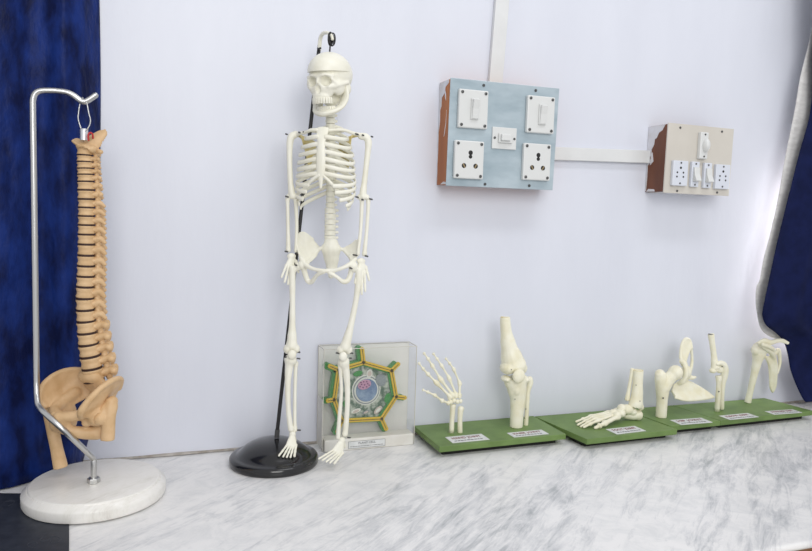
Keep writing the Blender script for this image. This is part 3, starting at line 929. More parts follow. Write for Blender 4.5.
put('patella', ball(NB(), (0.2207, -0.1210, 0.2020), (.0078, .005, .0085), u=16, v=12), 'bone', sk)
put('patella', ball(NB(), (0.3033, -0.1510, 0.2012), (.0074, .005, .0082), u=16, v=12), 'bone', sk)
put('tibia', fuse(tube(NB(), [(0.2204, -0.1090, 0.1900), (0.2180, -0.1090, 0.1777), (0.2162, -0.1100, 0.1463), (0.2175, -0.1110, 0.1057), (0.2207, -0.1120, 0.0772), (0.2226, -0.1120, 0.0681)], [.0115, .0072, .0052, .0046, .0050, .0056], 10, 4), 0.0012, 1), 'bone', sk)
put('fibula', tube(NB(), [(0.2314, -0.1050, 0.1833), (0.2304, -0.1050, 0.1709), (0.2296, -0.1070, 0.1270), (0.2296, -0.1090, 0.0828), (0.2304, -0.1100, 0.0651)], [.0042, .0034, .0030, .0032, .0042], 8, 4), 'bone', sk)
put('tibia', fuse(tube(NB(), [(0.3074, -0.1390, 0.1889), (0.3120, -0.1380, 0.1744), (0.3163, -0.1360, 0.1417), (0.3174, -0.1330, 0.1014), (0.3164, -0.1300, 0.0681), (0.3152, -0.1300, 0.0574)], [.0108, .0068, .0050, .0045, .0050, .0054], 10, 4), 0.0012, 1), 'bone', sk)
put('fibula', tube(NB(), [(0.3012, -0.1370, 0.1852), (0.3031, -0.1360, 0.1708), (0.3061, -0.1330, 0.1344), (0.3042, -0.1300, 0.0871), (0.3029, -0.1290, 0.0526)], [.0042, .0034, .0032, .0036, .0044], 8, 4), 'bone', sk)


def foot_part(ankle, heel, mids, tips, floor_z=0.0):
    bm = NB()
    a = V(ankle)
    ball(bm, a, (.0062, .0062, .0058))
    tube(bm, [a, V(heel)], [.005, .0048], 8, 1)
    for m in mids: tube(bm, [a, a.lerp(V(m), 0.55), V(m)], [.0042, .0034, .0024], 8, 2)
    h = put('foot', fuse(bm, 0.0011, 1), 'bone', sk)
    for i, (m, t) in enumerate(zip(mids, tips)):
        m, t = V(m), V(t)
        q = t - m
        r = 0.0026 if i == len(mids) - 1 else 0.0021
        put('toe', tube(NB(), [m - q * .12, m + q * .42, m + q * .5, m + q * .72, t], [r * 1.1, r * .8, r * 1.1, r * .85, r * .9], 8, 2), 'bone', h)


foot_part((0.2251, -0.1130, 0.0593), (0.2289, -0.1080, 0.0466), [(0.2138, -0.1240, 0.0442), (0.2171, -0.1250, 0.0424), (0.2207, -0.1260, 0.0416), (0.2244, -0.1260, 0.0412), (0.2289, -0.1250, 0.0414)],
          [(0.1982, -0.1360, 0.0311), (0.2052, -0.1370, 0.0290), (0.2112, -0.1380, 0.0279), (0.2174, -0.1380, 0.0273), (0.2244, -0.1370, 0.0281)])
foot_part((0.3097, -0.1310, 0.0472), (0.3155, -0.1240, 0.0336), [(0.2913, -0.1410, 0.0341), (0.2947, -0.1420, 0.0315), (0.2987, -0.1420, 0.0284), (0.3025, -0.1420, 0.0263), (0.3075, -0.1400, 0.0251)],
          [(0.2639, -0.1530, 0.0256), (0.2700, -0.1540, 0.0227), (0.2768, -0.1540, 0.0194), (0.2832, -0.1540, 0.0170), (0.2917, -0.1520, 0.0146)])

# dark joint screws
scr = None
for p, d in [((0.2106, -0.0940, 0.5773), 2), ((0.2314, -0.1060, 0.5800), 3), ((0.2370, -0.1120, 0.5807), 2), ((0.3235, -0.1340, 0.5809), 3), ((0.3336, -0.1360, 0.5797), 2), ((0.3508, -0.1320, 0.5786), 2),
             ((0.2119, -0.1000, 0.4716), 3), ((0.2295, -0.0980, 0.4723), 2), ((0.2383, -0.0970, 0.4752), 3), ((0.3253, -0.1370, 0.4744), 3), ((0.3348, -0.1380, 0.4704), 2), ((0.3506, -0.1360, 0.4718), 3),
             ((0.2122, -0.1010, 0.3778), 3), ((0.2313, -0.1010, 0.3753), 3), ((0.3227, -0.1420, 0.3753), 4), ((0.3433, -0.1420, 0.3737), 3), ((0.3134, -0.1520, 0.3537), 3), ((0.2265, -0.1140, 0.3556), 2),
             ((0.2334, -0.1130, 0.2043), 3), ((0.2336, -0.1130, 0.1929), 3), ((0.2120, -0.1120, 0.1962), 2), ((0.2955, -0.1420, 0.2059), 3), ((0.3204, -0.1420, 0.2048), 3), ((0.3188, -0.1420, 0.1961), 2),
             ((0.2365, -0.1130, 0.0656), 3), ((0.3221, -0.1320, 0.0511), 3)]:
    L = d * 0.0013
    if scr is None:
        scr = tube(NB(), [(-1, 0, 0), (1, 0, 0)], 0.55, 8, 1)
        scr = to_mesh(scr, 'joint_screw'); scr.materials.append(M['steel_dark'])
    o = bpy.data.objects.new('joint_screw', scr)
    col.objects.link(o); o.parent = sk
    o.location = V(p) - org(sk)
    o.scale = (L * 0.62, 0.0026, 0.0026)
    o.rotation_euler = (0, 0.2, 0.2)

# ------------------------------------------------------------------ plant cell model in its clear case
X0, X1, Y0, Y1, ZT = 0.2935, 0.4765, -0.050, -0.004, 0.194
pc = thing('plant_cell_model', ((X0 + X1) / 2, (Y0 + Y1) / 2, 0), 'green and yellow plant cell relief inside a clear acrylic case', 'cell model')
t = 0.0018
put('front_panel', box(NB(), (X0, Y0, 0.0), (X1, Y0 + t, ZT)), 'acrylic', pc, smooth=False)
put('side_panel', box(NB(), (X0, Y0 + t, 0.0), (X0 + t, Y1 - t, ZT)), 'acrylic', pc, smooth=False)
put('side_panel', box(NB(), (X1 - t, Y0 + t, 0.0), (X1, Y1 - t, ZT)), 'acrylic', pc, smooth=False)
put('top_panel', box(NB(), (X0 + t, Y0 + t, ZT - t), (X1 - t, Y1 - t, ZT)), 'acrylic', pc, smooth=False)
put('back_panel', box(NB(), (X0, Y1 - t, 0.0), (X1, Y1, ZT)), 'backing', pc, smooth=False, label='off-white backing')
for x in (X0, X1):
    put('case_edge', box(NB(), (x - 0.0006, Y0 - 0.0004, 0.0), (x + 0.0006, Y0 + 0.0012, ZT + 0.0004)), 'seam', pc, smooth=False)
    put('case_edge', box(NB(), (x - 0.0006, Y1 - 0.0012, 0.0), (x + 0.0006, Y1 + 0.0004, ZT + 0.0004)), 'seam', pc, smooth=False)
    put('case_edge', box(NB(), (x - 0.0006, Y0 + 0.0012, ZT - 0.0008), (x + 0.0006, Y1 - 0.0012, ZT + 0.0004)), 'seam', pc, smooth=False)
for y in (Y0, Y1):
    put('case_edge', box(NB(), (X0, y - 0.0006, ZT - 0.0008), (X1, y + 0.0006, ZT + 0.0005)), 'seam', pc, smooth=False)
put('side_tape', box(NB(), (X0 - 0.0006, Y0 + 0.004, 0.006), (X0 - 0.0001, Y1 - 0.004, 0.098)), 'plinth', pc, smooth=False, label='strip of white tape on the side')
PLX0, PLX1 = X0 + 0.003, X1 - 0.003
pl = put('plinth', box(NB(), (PLX0, Y0 - 0.006, 0.0), (PLX1, Y0 + 0.026, 0.0225)), 'plinth', pc, smooth=False, bevel=0.002, label='white plinth')
LBX = (0.342, 0.415)
lb = put('name_card', box(NB(), (LBX[0], Y0 - 0.0066, 0.0035), (LBX[1], Y0 - 0.0060, 0.0175)), 'paper', pc, smooth=False)
bm = NB()
yy = Y0 - 0.0068
for a, b in (((LBX[0], 0.0035), (LBX[1], 0.0040)), ((LBX[0], 0.0170), (LBX[1], 0.0175)), ((LBX[0], 0.0035), (LBX[0] + 0.0005, 0.0175)), ((LBX[1] - 0.0005, 0.0035), (LBX[1], 0.0175))):
    box(bm, (a[0], yy, a[1]), (b[0], yy + 0.0003, b[1]))
put('card_border', bm, 'ink', lb, smooth=False)
UPR = Matrix(((1, 0, 0, 0), (0, 0, -1, 0), (0, 1, 0, 0), (0, 0, 0, 1)))
lettering('PLANT CELL', 0.0055, Matrix.Translation((sum(LBX) / 2, yy, 0.0130)) @ UPR, 'ink', lb, 0.034)
bm = NB()
rnd = random.Random(3)
x = LBX[0] + 0.004
while x < LBX[1] - 0.006:
    w = rnd.uniform(0.002, 0.006)
    box(bm, (x, yy, 0.0068), (x + w, yy + 0.0003, 0.0077)); x += w + 0.0012
put('small_print', bm, 'ink', lb, smooth=False)

YC = -0.026
JP = [V((0.3746, -0.0300, 0.1627)), V((0.4317, -0.0300, 0.1443)), V((0.4426, -0.0300, 0.0920)), V((0.4139, -0.0300, 0.0500)), V((0.3337, -0.0300, 0.0519)), V((0.3187, -0.0300, 0.0939)), V((0.3257, -0.0300, 0.1514))]
BR = [V((0.3710, -0.0300, 0.1891)), V((0.4448, -0.0300, 0.1566)), V((0.4603, -0.0300, 0.0889)), V((0.4237, -0.0300, 0.0293)), V((0.3263, -0.0300, 0.0310)), V((0.3065, -0.0300, 0.0927)), V((0.3090, -0.0300, 0.1589))]


def strip(bm, a, b, w, y0, y1, over=0.0):
    d = V((b.x - a.x, 0, b.z - a.z)).normalized(); n = V((-d.z, 0, d.x)) * w / 2
    a = V((a.x, 0, a.z)) - d * over; b = V((b.x, 0, b.z)) + d * over
    prism(bm, [(q.x, q.z) for q in (a - n, b - n, b + n, a + n)], y0, y1)


n7 = len(JP)
poly = [(p.x, p.z) for p in JP]
put('cytoplasm', prism(NB(), poly, YC - 0.002, YC + 0.006), 'cytoplasm', pc, smooth=False, label='mottled pale green cytoplasm')
off = V((-0.0035, 0, -0.0015))
segs = [(JP[k], JP[(k + 1) % n7]) for k in range(n7)] + [(JP[k], BR[k]) for k in range(n7)]
for i, (a, b) in enumerate(segs):
    bm = NB()
    wide = 0.0125 if i in (5, 6, 13, 7) else 0.0095
    strip(bm, a + off, b + off, wide, YC - 0.006, YC + 0.010, 0.003)
    g_ = put('cell_wall', bm, 'cell_green', pc, smooth=False, bevel=0.001)
    bm = NB(); strip(bm, a, b, 0.0082, YC - 0.0095, YC - 0.0062, 0.002)
    y_ = put('membrane', bm, 'cell_yellow', g_, smooth=False, bevel=0.0008)
    bm = NB(); strip(bm, a, b, 0.0012, YC - 0.0100, YC - 0.0096, 0.0)
    put('wall_line', bm, 'cell_line', g_, smooth=False)
    if i >= n7:
        bm = NB(); lathe(bm, [(0, 0), (wide / 2, 0), (wide / 2, 0.0158), (0, 0.0158)], b + off + V((0, YC + 0.0099 - b.y, 0)), 16, (0, -1, 0))
        put('wall_tip', bm, 'cell_green', g_, smooth=False)
        bm = NB(); lathe(bm, [(0, 0), (0.0041, 0), (0.0041, 0.0032), (0, 0.0032)], V((b.x, YC - 0.0062, b.z)), 16, (0, -1, 0))
        put('wall_tip', bm, 'cell_yellow', g_, smooth=False)


def disc_on(name, mat, px, rx, rz, y0, y1, parent, rot=0.0, seg=24, smooth=True, label=None):
    bm = NB()
    c_ = V(px)
    pts = []
    for k in range(seg):
        a = 2 * math.pi * k / seg
        u, v = rx * math.cos(a), rz * math.sin(a)
        pts.append((c_.x + u * math.cos(rot) - v * math.sin(rot), c_.z + u * math.sin(rot) + v * math.cos(rot)))
    prism(bm, pts, y0, y1)
    return put(name, bm, mat, parent, smooth=False, bevel=0.0008, label=label)


cen = (0.3830, -0.0300, 0.1075)
disc_on('nuclear_ring', 'cell_white', cen, 0.0290, 0.0300, YC - 0.0028, YC - 0.001, pc)
disc_on('nuclear_ring', 'vacuole', cen, 0.0268, 0.0278, YC - 0.0034, YC - 0.0028, pc)
disc_on('nuclear_ring', 'cell_white', cen, 0.0245, 0.0255, YC - 0.0040, YC - 0.0034, pc)
nu = disc_on('nucleus', 'nucleus', cen, 0.0215, 0.0225, YC - 0.0060, YC - 0.0040, pc, label='blue nucleus')
ncl = disc_on('nucleolus', 'pink', (0.3778, -0.0330, 0.1193), 0.0135, 0.0095, YC - 0.0080, YC - 0.0060, pc, rot=0.25, label='pink nucleolus with dark dots')
for k, (ax, az) in enumerate([(0, 0), (-.006, .001), (.006, .002), (-.003, -.005), (.004, -.004), (-.002, .006), (.004, .006), (-.009, -.003), (.009, -.001), (-.0075, .005)]):
    c_ = V((0.3778, -0.0330, 0.1193))
    disc_on('dot', 'purple_dot', (c_.x + ax, 0, c_.z + az), 0.0016, 0.0016, YC - 0.0085, YC - 0.0080, ncl, seg=10)
for px, rx, rz, rot, m_, nm in [((0.3652, -0.0300, 0.1408), .0095, .0050, 0.25, 'cell_green', 'chloroplast'), ((0.4261, -0.0300, 0.0891), .0060, .0100, -0.3, 'cell_green', 'chloroplast'),
                                ((0.4118, -0.0300, 0.1256), .0110, .0125, 0.4, 'vacuole', 'vacuole'), ((0.3882, -0.0300, 0.1396), .0062, .0085, -0.2, 'cell_white', 'golgi_body'),
                                ((0.4073, -0.0300, 0.0664), .0100, .0048, 0.75, 'organelle', 'mitochondrion'), ((0.3630, -0.0300, 0.0675), .0100, .0040, 0.3, 'cell_white', 'mitochondrion'),
                                ((0.3831, -0.0300, 0.0641), .0080, .0030, 0.4, 'vacuole', 'mitochondrion'), ((0.3428, -0.0300, 0.0826), .0060, .0080, 0.3, 'cell_green', 'chloroplast'),
                                ((0.3360, -0.0300, 0.1258), .0050, .0110, 0.0, 'vacuole', 'vacuole')]:
    o = disc_on(nm, m_, px, rx, rz, YC - 0.0044, YC - 0.002, pc, rot)
    if nm in ('golgi_body', 'mitochondrion'):
        disc_on('core', 'organelle' if m_ != 'organelle' else 'cell_white', px, rx * .62, rz * .6, YC - 0.0050, YC - 0.0044, o, rot)

# ------------------------------------------------------------------ joint models on green boards
ZB = 0.022


def board(label, corners, cat='bone model', thick=0.0112):
    cs = [V((x, y, 0)) for x, y in corners]        # back-left, back-right, front-right, front-left
    c = sum(cs, V()) / 4
    o = thing('joint_model_board', (c.x, c.y, 0), label, cat, 'bone joint models on green boards')
    bm = NB()
    lo = [bm.verts.new(p + Z * (ZB - thick)) for p in cs]; hi = [bm.verts.new(p + Z * ZB) for p in cs]
    bm.faces.new(lo[::-1]); bm.faces.new(hi)
    for k in range(4): bm.faces.new((lo[k], lo[(k + 1) % 4], hi[(k + 1) % 4], hi[k]))
    put('board', bm, 'green', o, smooth=False, bevel=0.0012, label='green painted board')
    for v0, v1 in ((0.06, 0.25), (0.66, 0.88)):
        a = cs[0].lerp(cs[3], v0); b = cs[1].lerp(cs[2], v0); d = cs[1].lerp(cs[2], v1); e = cs[0].lerp(cs[3], v1)
        ins = (b - a) * 0.05
        q = [a + ins, b - ins, d - ins, e + ins]
        bm = NB()
        lo = [bm.verts.new(p + Z * 0.0002) for p in q]; hi = [bm.verts.new(p + Z * (ZB - thick - 0.0001)) for p in q]
        bm.faces.new(lo[::-1]); bm.faces.new(hi)
        for k in range(4): bm.faces.new((lo[k], lo[(k + 1) % 4], hi[(k + 1) % 4], hi[k]))
        put('batten', bm, 'dark_foot', o, smooth=False)
    return o


def label_card(o, quad, text):
    q = [V(p) for p in quad]                       # back-left, back-right, front-right, front-left
    c = sum(q, V()) / 4
    ex = ((q[1] - q[0]) + (q[2] - q[3])).normalized(); ey = Z.cross(ex)
    w = ((q[1] - q[0]).length + (q[2] - q[3]).length) / 2
    h = abs(((q[0] - q[3]).dot(ey) + (q[1] - q[2]).dot(ey)) / 2)
    fr = Matrix((ex.to_4d(), ey.to_4d(), Z.to_4d(), (0, 0, 0, 1))).transposed()
    fr = Matrix(((ex.x, ey.x, 0, c.x), (ex.y, ey.y, 0, c.y), (0, 0, 1, ZB), (0, 0, 0, 1)))
    bm = box(NB(), (-w / 2, -h / 2, 0.0001), (w / 2, h / 2, 0.0007), fr)
    lb = put('name_label', bm, 'paper', o, smooth=False)
    lettering(text, h * 0.42, fr @ Matrix.Translation((0, h * 0.15, 0.0009)), 'ink_red', lb, w * 0.78)
    rnd = random.Random(len(text))
    bm = NB()
    x = -w * 0.40
    while x < w * 0.36:
        l = rnd.uniform(0.003, 0.007)
        box(bm, (x, -h * 0.30, 0.0007), (x + l, -h * 0.22, 0.0010), fr); x += l + 0.0016
    put('small_print', bm, 'ink', lb, smooth=False)


def bone(name, o, geo, mat='bone_aged', label=None):
    return put(name, geo, mat, o, label=label)


def screw_dot(o, p, r=0.0011):
    put('peg', ball(NB(), p, (r, r, r), u=8, v=6), 'steel_dark', o)


# --- hand and knee
b1 = board('green board with hand bones and a knee joint, nearest to the cell case', [(0.492, -0.006), (0.768, -0.004), (0.768, -0.133), (0.493, -0.140)])
label_card(b1, [(0.5200, -0.0920, 0.0220), (0.5993, -0.0904, 0.0220), (0.6053, -0.1264, 0.0220), (0.5295, -0.1277, 0.0220)], 'HAND JOINT')
label_card(b1, [(0.6516, -0.0974, 0.0220), (0.7324, -0.0983, 0.0220), (0.7337, -0.1237, 0.0220), (0.6569, -0.1287, 0.0220)], 'KNEE JOINT')
bone('radius', b1, tube(NB(), [(0.5479, -0.0680, 0.0221), (0.5482, -0.0680, 0.0473), (0.5488, -0.0680, 0.0673), (0.5491, -0.0680, 0.0793)], [.0052, .0048, .0052, .0062], 12, 3, rnd=False))
bone('ulna', b1, tube(NB(), [(0.5656, -0.0700, 0.0203), (0.5645, -0.0700, 0.0467), (0.5648, -0.0700, 0.0628), (0.5658, -0.0700, 0.0697)], [.0050, .0048, .0056, .0062], 12, 3))
rnd = random.Random(2)
for p, r in [((0.5419, -0.0720, 0.0849), .0048), ((0.5488, -0.0730, 0.0877), .0045), ((0.5563, -0.0730, 0.0852), .0045), ((0.5636, -0.0710, 0.0852), .0042), ((0.5403, -0.0700, 0.0924), .004), ((0.5466, -0.0700, 0.0950), .0042), ((0.5541, -0.0700, 0.0956), .0046), ((0.5621, -0.0690, 0.0938), .004)]:
    bone('carpal', b1, ball(NB(), p, (r, r, r * 1.05), u=10, v=8))
FING = [[(0.5377, -0.0720, 0.0832), (0.5221, -0.0760, 0.0902), (0.5052, -0.0780, 0.1026), (0.4932, -0.0790, 0.1085), (0.4807, -0.0790, 0.1145)],
        [(0.5435, -0.0700, 0.0932), (0.5111, -0.0680, 0.1253), (0.4936, -0.0670, 0.1427), (0.4840, -0.0670, 0.1530), (0.4750, -0.0670, 0.1642)],
        [(0.5487, -0.0700, 0.0959), (0.5207, -0.0670, 0.1315), (0.5032, -0.0650, 0.1585), (0.4949, -0.0640, 0.1714), (0.4862, -0.0640, 0.1825)],
        [(0.5555, -0.0690, 0.0962), (0.5399, -0.0650, 0.1320), (0.5240, -0.0620, 0.1569), (0.5149, -0.0610, 0.1699), (0.5074, -0.0600, 0.1799)],
        [(0.5624, -0.0680, 0.0955), (0.5648, -0.0620, 0.1190), (0.5519, -0.0580, 0.1478), (0.5438, -0.0560, 0.1587), (0.5360, -0.0550, 0.1678)]]
for fi, f in enumerate(FING):
    f = [V(p) for p in f]
    mc = None
    if fi == 0: f = [f[0], f[1], f[2], f[3].lerp(f[4], .3), f[4]]
    for k in range(4):
        a, b = f[k], f[k + 1]
        r = [.0036, .0030, .0026, .0022][k] * (1.1 if fi in (1, 2) else 1.0)
        g_ = tube(NB(), [a.lerp(b, .05), a.lerp(b, .28), a.lerp(b, .68), a.lerp(b, .95)], [r * 1.38, r * .66, r * .70, r * 1.32], 10, 3)
        if k == 0: mc = bone('metacarpal', b1, g_)
        else: bone('phalanx', mc, g_)
# knee
bm = NB()
tube(bm, [(0.6563, -0.0660, 0.2489), (0.6598, -0.0660, 0.2226), (0.6669, -0.0660, 0.1919), (0.6748, -0.0660, 0.1672), (0.6802, -0.0660, 0.1506), (0.6817, -0.0660, 0.1423)], [.0102, .0112, .0158, .0220, .0258, .0240], 16, 4, rnd=False)
ball(bm, (0.6647, -0.0700, 0.1460), (.0150, .020, .0125)); ball(bm, (0.6941, -0.0640, 0.1443), (.0160, .021, .0140))
bone('femur', b1, fuse(bm, 0.0016, 3))
put('femur_end', lathe(NB(), [(0, 0), (.0088, 0), (.0088, .0008), (.0070, .0010), (.0068, .0002), (0, .0002)], V((0.6563, -0.0660, 0.2489)) - Z * 0.0006, 16), 'cartilage', b1, auto=40)
bm = NB()
tube(bm, [(0.6837, -0.0680, 0.1262), (0.6852, -0.0680, 0.1179), (0.6894, -0.0680, 0.1012), (0.6934, -0.0670, 0.0779), (0.6925, -0.0670, 0.0489), (0.6920, -0.0670, 0.0218)], [(.0240, .019), (.0240, .019), (.0205, .016), (.0165, .0135), (.0140, .0120), (.0135, .0120)], 16, 4, ref=(0, 1, 0), rnd=False)
ball(bm, (0.6623, -0.0700, 0.1247), (.010, .014, .007)); ball(bm, (0.7056, -0.0660, 0.1204), (.011, .015, .007)); ball(bm, (0.6828, -0.0800, 0.1025), (.007, .006, .011))
bone('tibia', b1, fuse(bm, 0.0016, 3))
bone('patella', b1, ball(NB(), (0.6776, -0.0940, 0.1346), (.0135, .0075, .0145), u=20, v=14))
bm = tube(NB(), [(0.7247, -0.0550, 0.1168), (0.7263, -0.0550, 0.1083), (0.7220, -0.0560, 0.0900), (0.7203, -0.0580, 0.0570), (0.7182, -0.0600, 0.0198)], [.0068, .0066, .0046, .0044, .0046], 12, 4)
bone('fibula', b1, bm)
for p in ((0.6629, -0.0900, 0.1475), (0.7134, -0.0660, 0.0576), (0.7097, -0.0680, 0.0396), (0.6775, -0.0830, 0.0852)): screw_dot(b1, p)

# --- foot
b2 = board('green board with foot bones and ankle, between the knee and the hip models', [(0.769, -0.008), (0.995, -0.006), (1.013, -0.165), (0.790, -0.172)])
label_card(b2, [(0.8664, -0.1285, 0.0220), (0.9369, -0.1229, 0.0220), (0.9419, -0.1587, 0.0220), (0.8648, -0.1614, 0.0220)], 'FOOT JOINT')
bm = NB()
tube(bm, [(0.9696, -0.0860, 0.1307), (0.9701, -0.0860, 0.1046), (0.9694, -0.0870, 0.0744), (0.9668, -0.0880, 0.0573), (0.9657, -0.0880, 0.0509)], [(.0115, .0105), (.0112, .010), (.0130, .012), (.0160, .014), (.0160, .0135)], 14, 4, ref=(0, 1, 0), rnd=False)
ball(bm, (0.9775, -0.0920, 0.0512), (.006, .007, .008))
bone('tibia', b2, fuse(bm, 0.0015, 2))
put('tibia_end', lathe(NB(), [(0, 0), (.0105, 0), (.0105, .0007), (.0085, .0009), (.0083, .0002), (0, .0002)], V((0.9696, -0.0860, 0.1307)) - Z * 0.0004, 16), 'cartilage', b2, auto=40)
bone('fibula', b2, tube(NB(), [(0.9603, -0.0780, 0.1304), (0.9573, -0.0780, 0.1077), (0.9544, -0.0780, 0.0861), (0.9509, -0.0790, 0.0669)], [.0044, .0036, .0040, .0052], 10, 3))
bm = NB()
ball(bm, (0.9465, -0.0860, 0.0461), (.015, .013, .0115)); ball(bm, (0.9335, -0.0860, 0.0503), (.010, .011, .009)); ball(bm, (0.9589, -0.0870, 0.0412), (.012, .011, .009))
bone('talus', b2, fuse(bm, 0.0015, 2))
bm = NB()
tube(bm, [(0.9728, -0.0880, 0.0333), (0.9629, -0.0860, 0.0319), (0.9479, -0.0820, 0.0329)], [.0105, .0095, .0085], 14, 3); ball(bm, (0.9742, -0.0880, 0.0327), (.0110, .0105, .0115))
bone('calcaneus', b2, fuse(bm, 0.0015, 2))
bone('navicular', b2, ball(NB(), (0.9258, -0.0920, 0.0417), (.010, .012, .0095), u=14, v=10))
bone('cuboid', b2, ball(NB(), (0.9302, -0.0760, 0.0401), (.011, .010, .0085), u=14, v=10))
bone('cuneiform', b2, ball(NB(), (0.9097, -0.1020, 0.0403), (.009, .008, .0088), u=14, v=10))
bone('cuneiform', b2, ball(NB(), (0.9111, -0.0880, 0.0426), (.010, .009, .0075), u=14, v=10))
TOES = [[(0.9116, -0.1030, 0.0383), (0.8682, -0.1160, 0.0304), (0.8554, -0.1190, 0.0275), (0.8434, -0.1210, 0.0244)],
        [(0.9091, -0.0960, 0.0408), (0.8580, -0.1060, 0.0339), (0.8393, -0.1090, 0.0295), (0.8220, -0.1120, 0.0248)],
        [(0.9097, -0.0900, 0.0411), (0.8562, -0.0980, 0.0355), (0.8387, -0.1010, 0.0303), (0.8202, -0.1040, 0.0236)],
        [(0.9085, -0.0830, 0.0414), (0.8582, -0.0880, 0.0357), (0.8394, -0.0910, 0.0305), (0.8196, -0.0940, 0.0244)],
        [(0.9086, -0.0760, 0.0405), (0.8601, -0.0780, 0.0348), (0.8418, -0.0800, 0.0313), (0.8237, -0.0820, 0.0275)]]
for fi, f in enumerate(TOES):
    f = [V(p) for p in f]; mt = None
    for k in range(3):
        a, b = f[k], f[k + 1]
        r = ([.0062, .0056, .0050] if fi == 0 else [.0044, .0038, .0034])[k]
        g_ = tube(NB(), [a.lerp(b, .02), a.lerp(b, .3), a.lerp(b, .7), a.lerp(b, .96)], [r * 1.15, r * .72, r * .76, r * 1.1 if k < 2 else r * .7], 10, 3)
        for v_ in g_.verts: v_.co.z = max(v_.co.z, ZB + 0.0004)
        if k == 0: mt = bone('metatarsal', b2, g_)
        else: bone('phalanx', mt, g_)
for p in ((0.9568, -0.0975, 0.1016), (0.9671, -0.1005, 0.0672)): screw_dot(b2, p)

# --- hip
b3 = board('green board with a hip joint, between the foot and elbow models', [(0.997, -0.007), (1.133, -0.008), (1.151, -0.138), (1.0155, -0.141)])
label_card(b3, [(1.0493, -0.1061, 0.0220), (1.1254, -0.1115, 0.0220), (1.1231, -0.1433, 0.0220), (1.0354, -0.1436, 0.0220)], 'HIP JOINT')
bm = NB()
tube(bm, [(1.0315, -0.0820, 0.1201), (1.0340, -0.0820, 0.1045), (1.0392, -0.0820, 0.0821), (1.0404, -0.0820, 0.0553), (1.0402, -0.0820, 0.0219)], [.0115, .0135, .0142, .0118, .0118], 16, 4, rnd=False)
ball(bm, (1.0320, -0.0800, 0.1174), (.0105, .012, .011))
tube(bm, [(1.0398, -0.0830, 0.0867), (1.0501, -0.0850, 0.1044), (1.0609, -0.0870, 0.1165)], [.0150, .0138, .0135], 12, 3)
ball(bm, (1.0664, -0.0880, 0.1209), .0165)
bone('femur', b3, fuse(bm, 0.0016, 3))
screw_dot(b3, (1.0305, -0.0965, 0.0687), 0.0018)
bm = NB()
out = [(1.0890, -0.0780, 0.1320), (1.0898, -0.0740, 0.1490), (1.0933, -0.0700, 0.1660), (1.0997, -0.0660, 0.1807), (1.1121, -0.0620, 0.1896), (1.1255, -0.0600, 0.1832), (1.1273, -0.0640, 0.1680), (1.1179, -0.0680, 0.1556), (1.1098, -0.0720, 0.1432), (1.1047, -0.0760, 0.1286)]
slab(bm, out, (0.0055, 0.0055, 0.0), (1.1096, -0.0660, 0.1601))
tube(bm, [out[1], out[2], out[3], out[4], out[5], out[6]], .0038, 8, 3)
tube(bm, [(1.1260, -0.0620, 0.1722), (1.1339, -0.0600, 0.1488), (1.1325, -0.0620, 0.1265), (1.1222, -0.0660, 0.1074)], [.004, .0032, .0036, .005], 10, 3)
tube(bm, [(1.0877, -0.0800, 0.1437), (1.0909, -0.0860, 0.1403), (1.0915, -0.0910, 0.1281), (1.0916, -0.0910, 0.1103), (1.0875, -0.0860, 0.0982), (1.0856, -0.0760, 0.0936)], [.006, .006, .0058, .0058, .006, .005], 10, 3)
ball(bm, (1.1074, -0.0740, 0.1168), (.0125, .0125, .0155))
tube(bm, [(1.1100, -0.0720, 0.1071), (1.1214, -0.0780, 0.1045), (1.1273, -0.0820, 0.1063)], [.007, .005, .003], 10, 3)
bl = [(1.0753, -0.0740, 0.0914), (1.0960, -0.0730, 0.0991), (1.1232, -0.0710, 0.0915), (1.1493, -0.0710, 0.0797), (1.1710, -0.0730, 0.0675), (1.1867, -0.0770, 0.0560), (1.1571, -0.0830, 0.0553), (1.1219, -0.0880, 0.0562), (1.0935, -0.0890, 0.0583), (1.0725, -0.0860, 0.0644), (1.0658, -0.0800, 0.0778)]
slab(bm, bl, (0.0005, 0.0055, -0.0035), (1.1148, -0.0790, 0.0724))
tube(bm, [bl[1], bl[2], bl[3], bl[4], bl[5]], [.0045, .0036, .0032, .003, .0028], 8, 3)
tube(bm, [bl[5], bl[6], bl[7], bl[8], bl[9]], [.0028, .0028, .003, .003, .003], 8, 3)
bone('hip_bone', b3, fuse(bm, 0.0014, 3))

# --- elbow and shoulder
b4 = board('green board with elbow and shoulder joints, its end under the navy curtain', [(1.134, -0.008), (1.412, -0.008), (1.432, -0.128), (1.1525, -0.137)])
label_card(b4, [(1.1762, -0.1070, 0.0220), (1.2590, -0.1067, 0.0220), (1.2600, -0.1373, 0.0220), (1.1761, -0.1394, 0.0220)], 'ELBOW JOINT')
label_card(b4, [(1.3094, -0.1044, 0.0220), (1.3891, -0.1080, 0.0220), (1.3929, -0.1349, 0.0220), (1.3122, -0.1320, 0.0220)], 'SHOULDER JOINT')
bm = NB()
tube(bm, [(1.1700, -0.0740, 0.2001), (1.1752, -0.0740, 0.1795), (1.1819, -0.0740, 0.1542), (1.1845, -0.0750, 0.1360), (1.1876, -0.0760, 0.1224)], [.0072, .0064, .0064, .0078, .0105], 12, 4, rnd=False)
ball(bm, (1.1810, -0.0760, 0.1170), (.009, .008, .006)); ball(bm, (1.1982, -0.0770, 0.1209), (.010, .010, .0105))
bone('humerus', b4, fuse(bm, 0.0014, 2))
put('humerus_end', lathe(NB(), [(0, 0), (.0062, 0), (.0062, .0006), (0, .0006)], V((1.1700, -0.0740, 0.2001)) - Z * 0.0003, 14), 'steel_dark', b4, auto=40)
bm = NB()
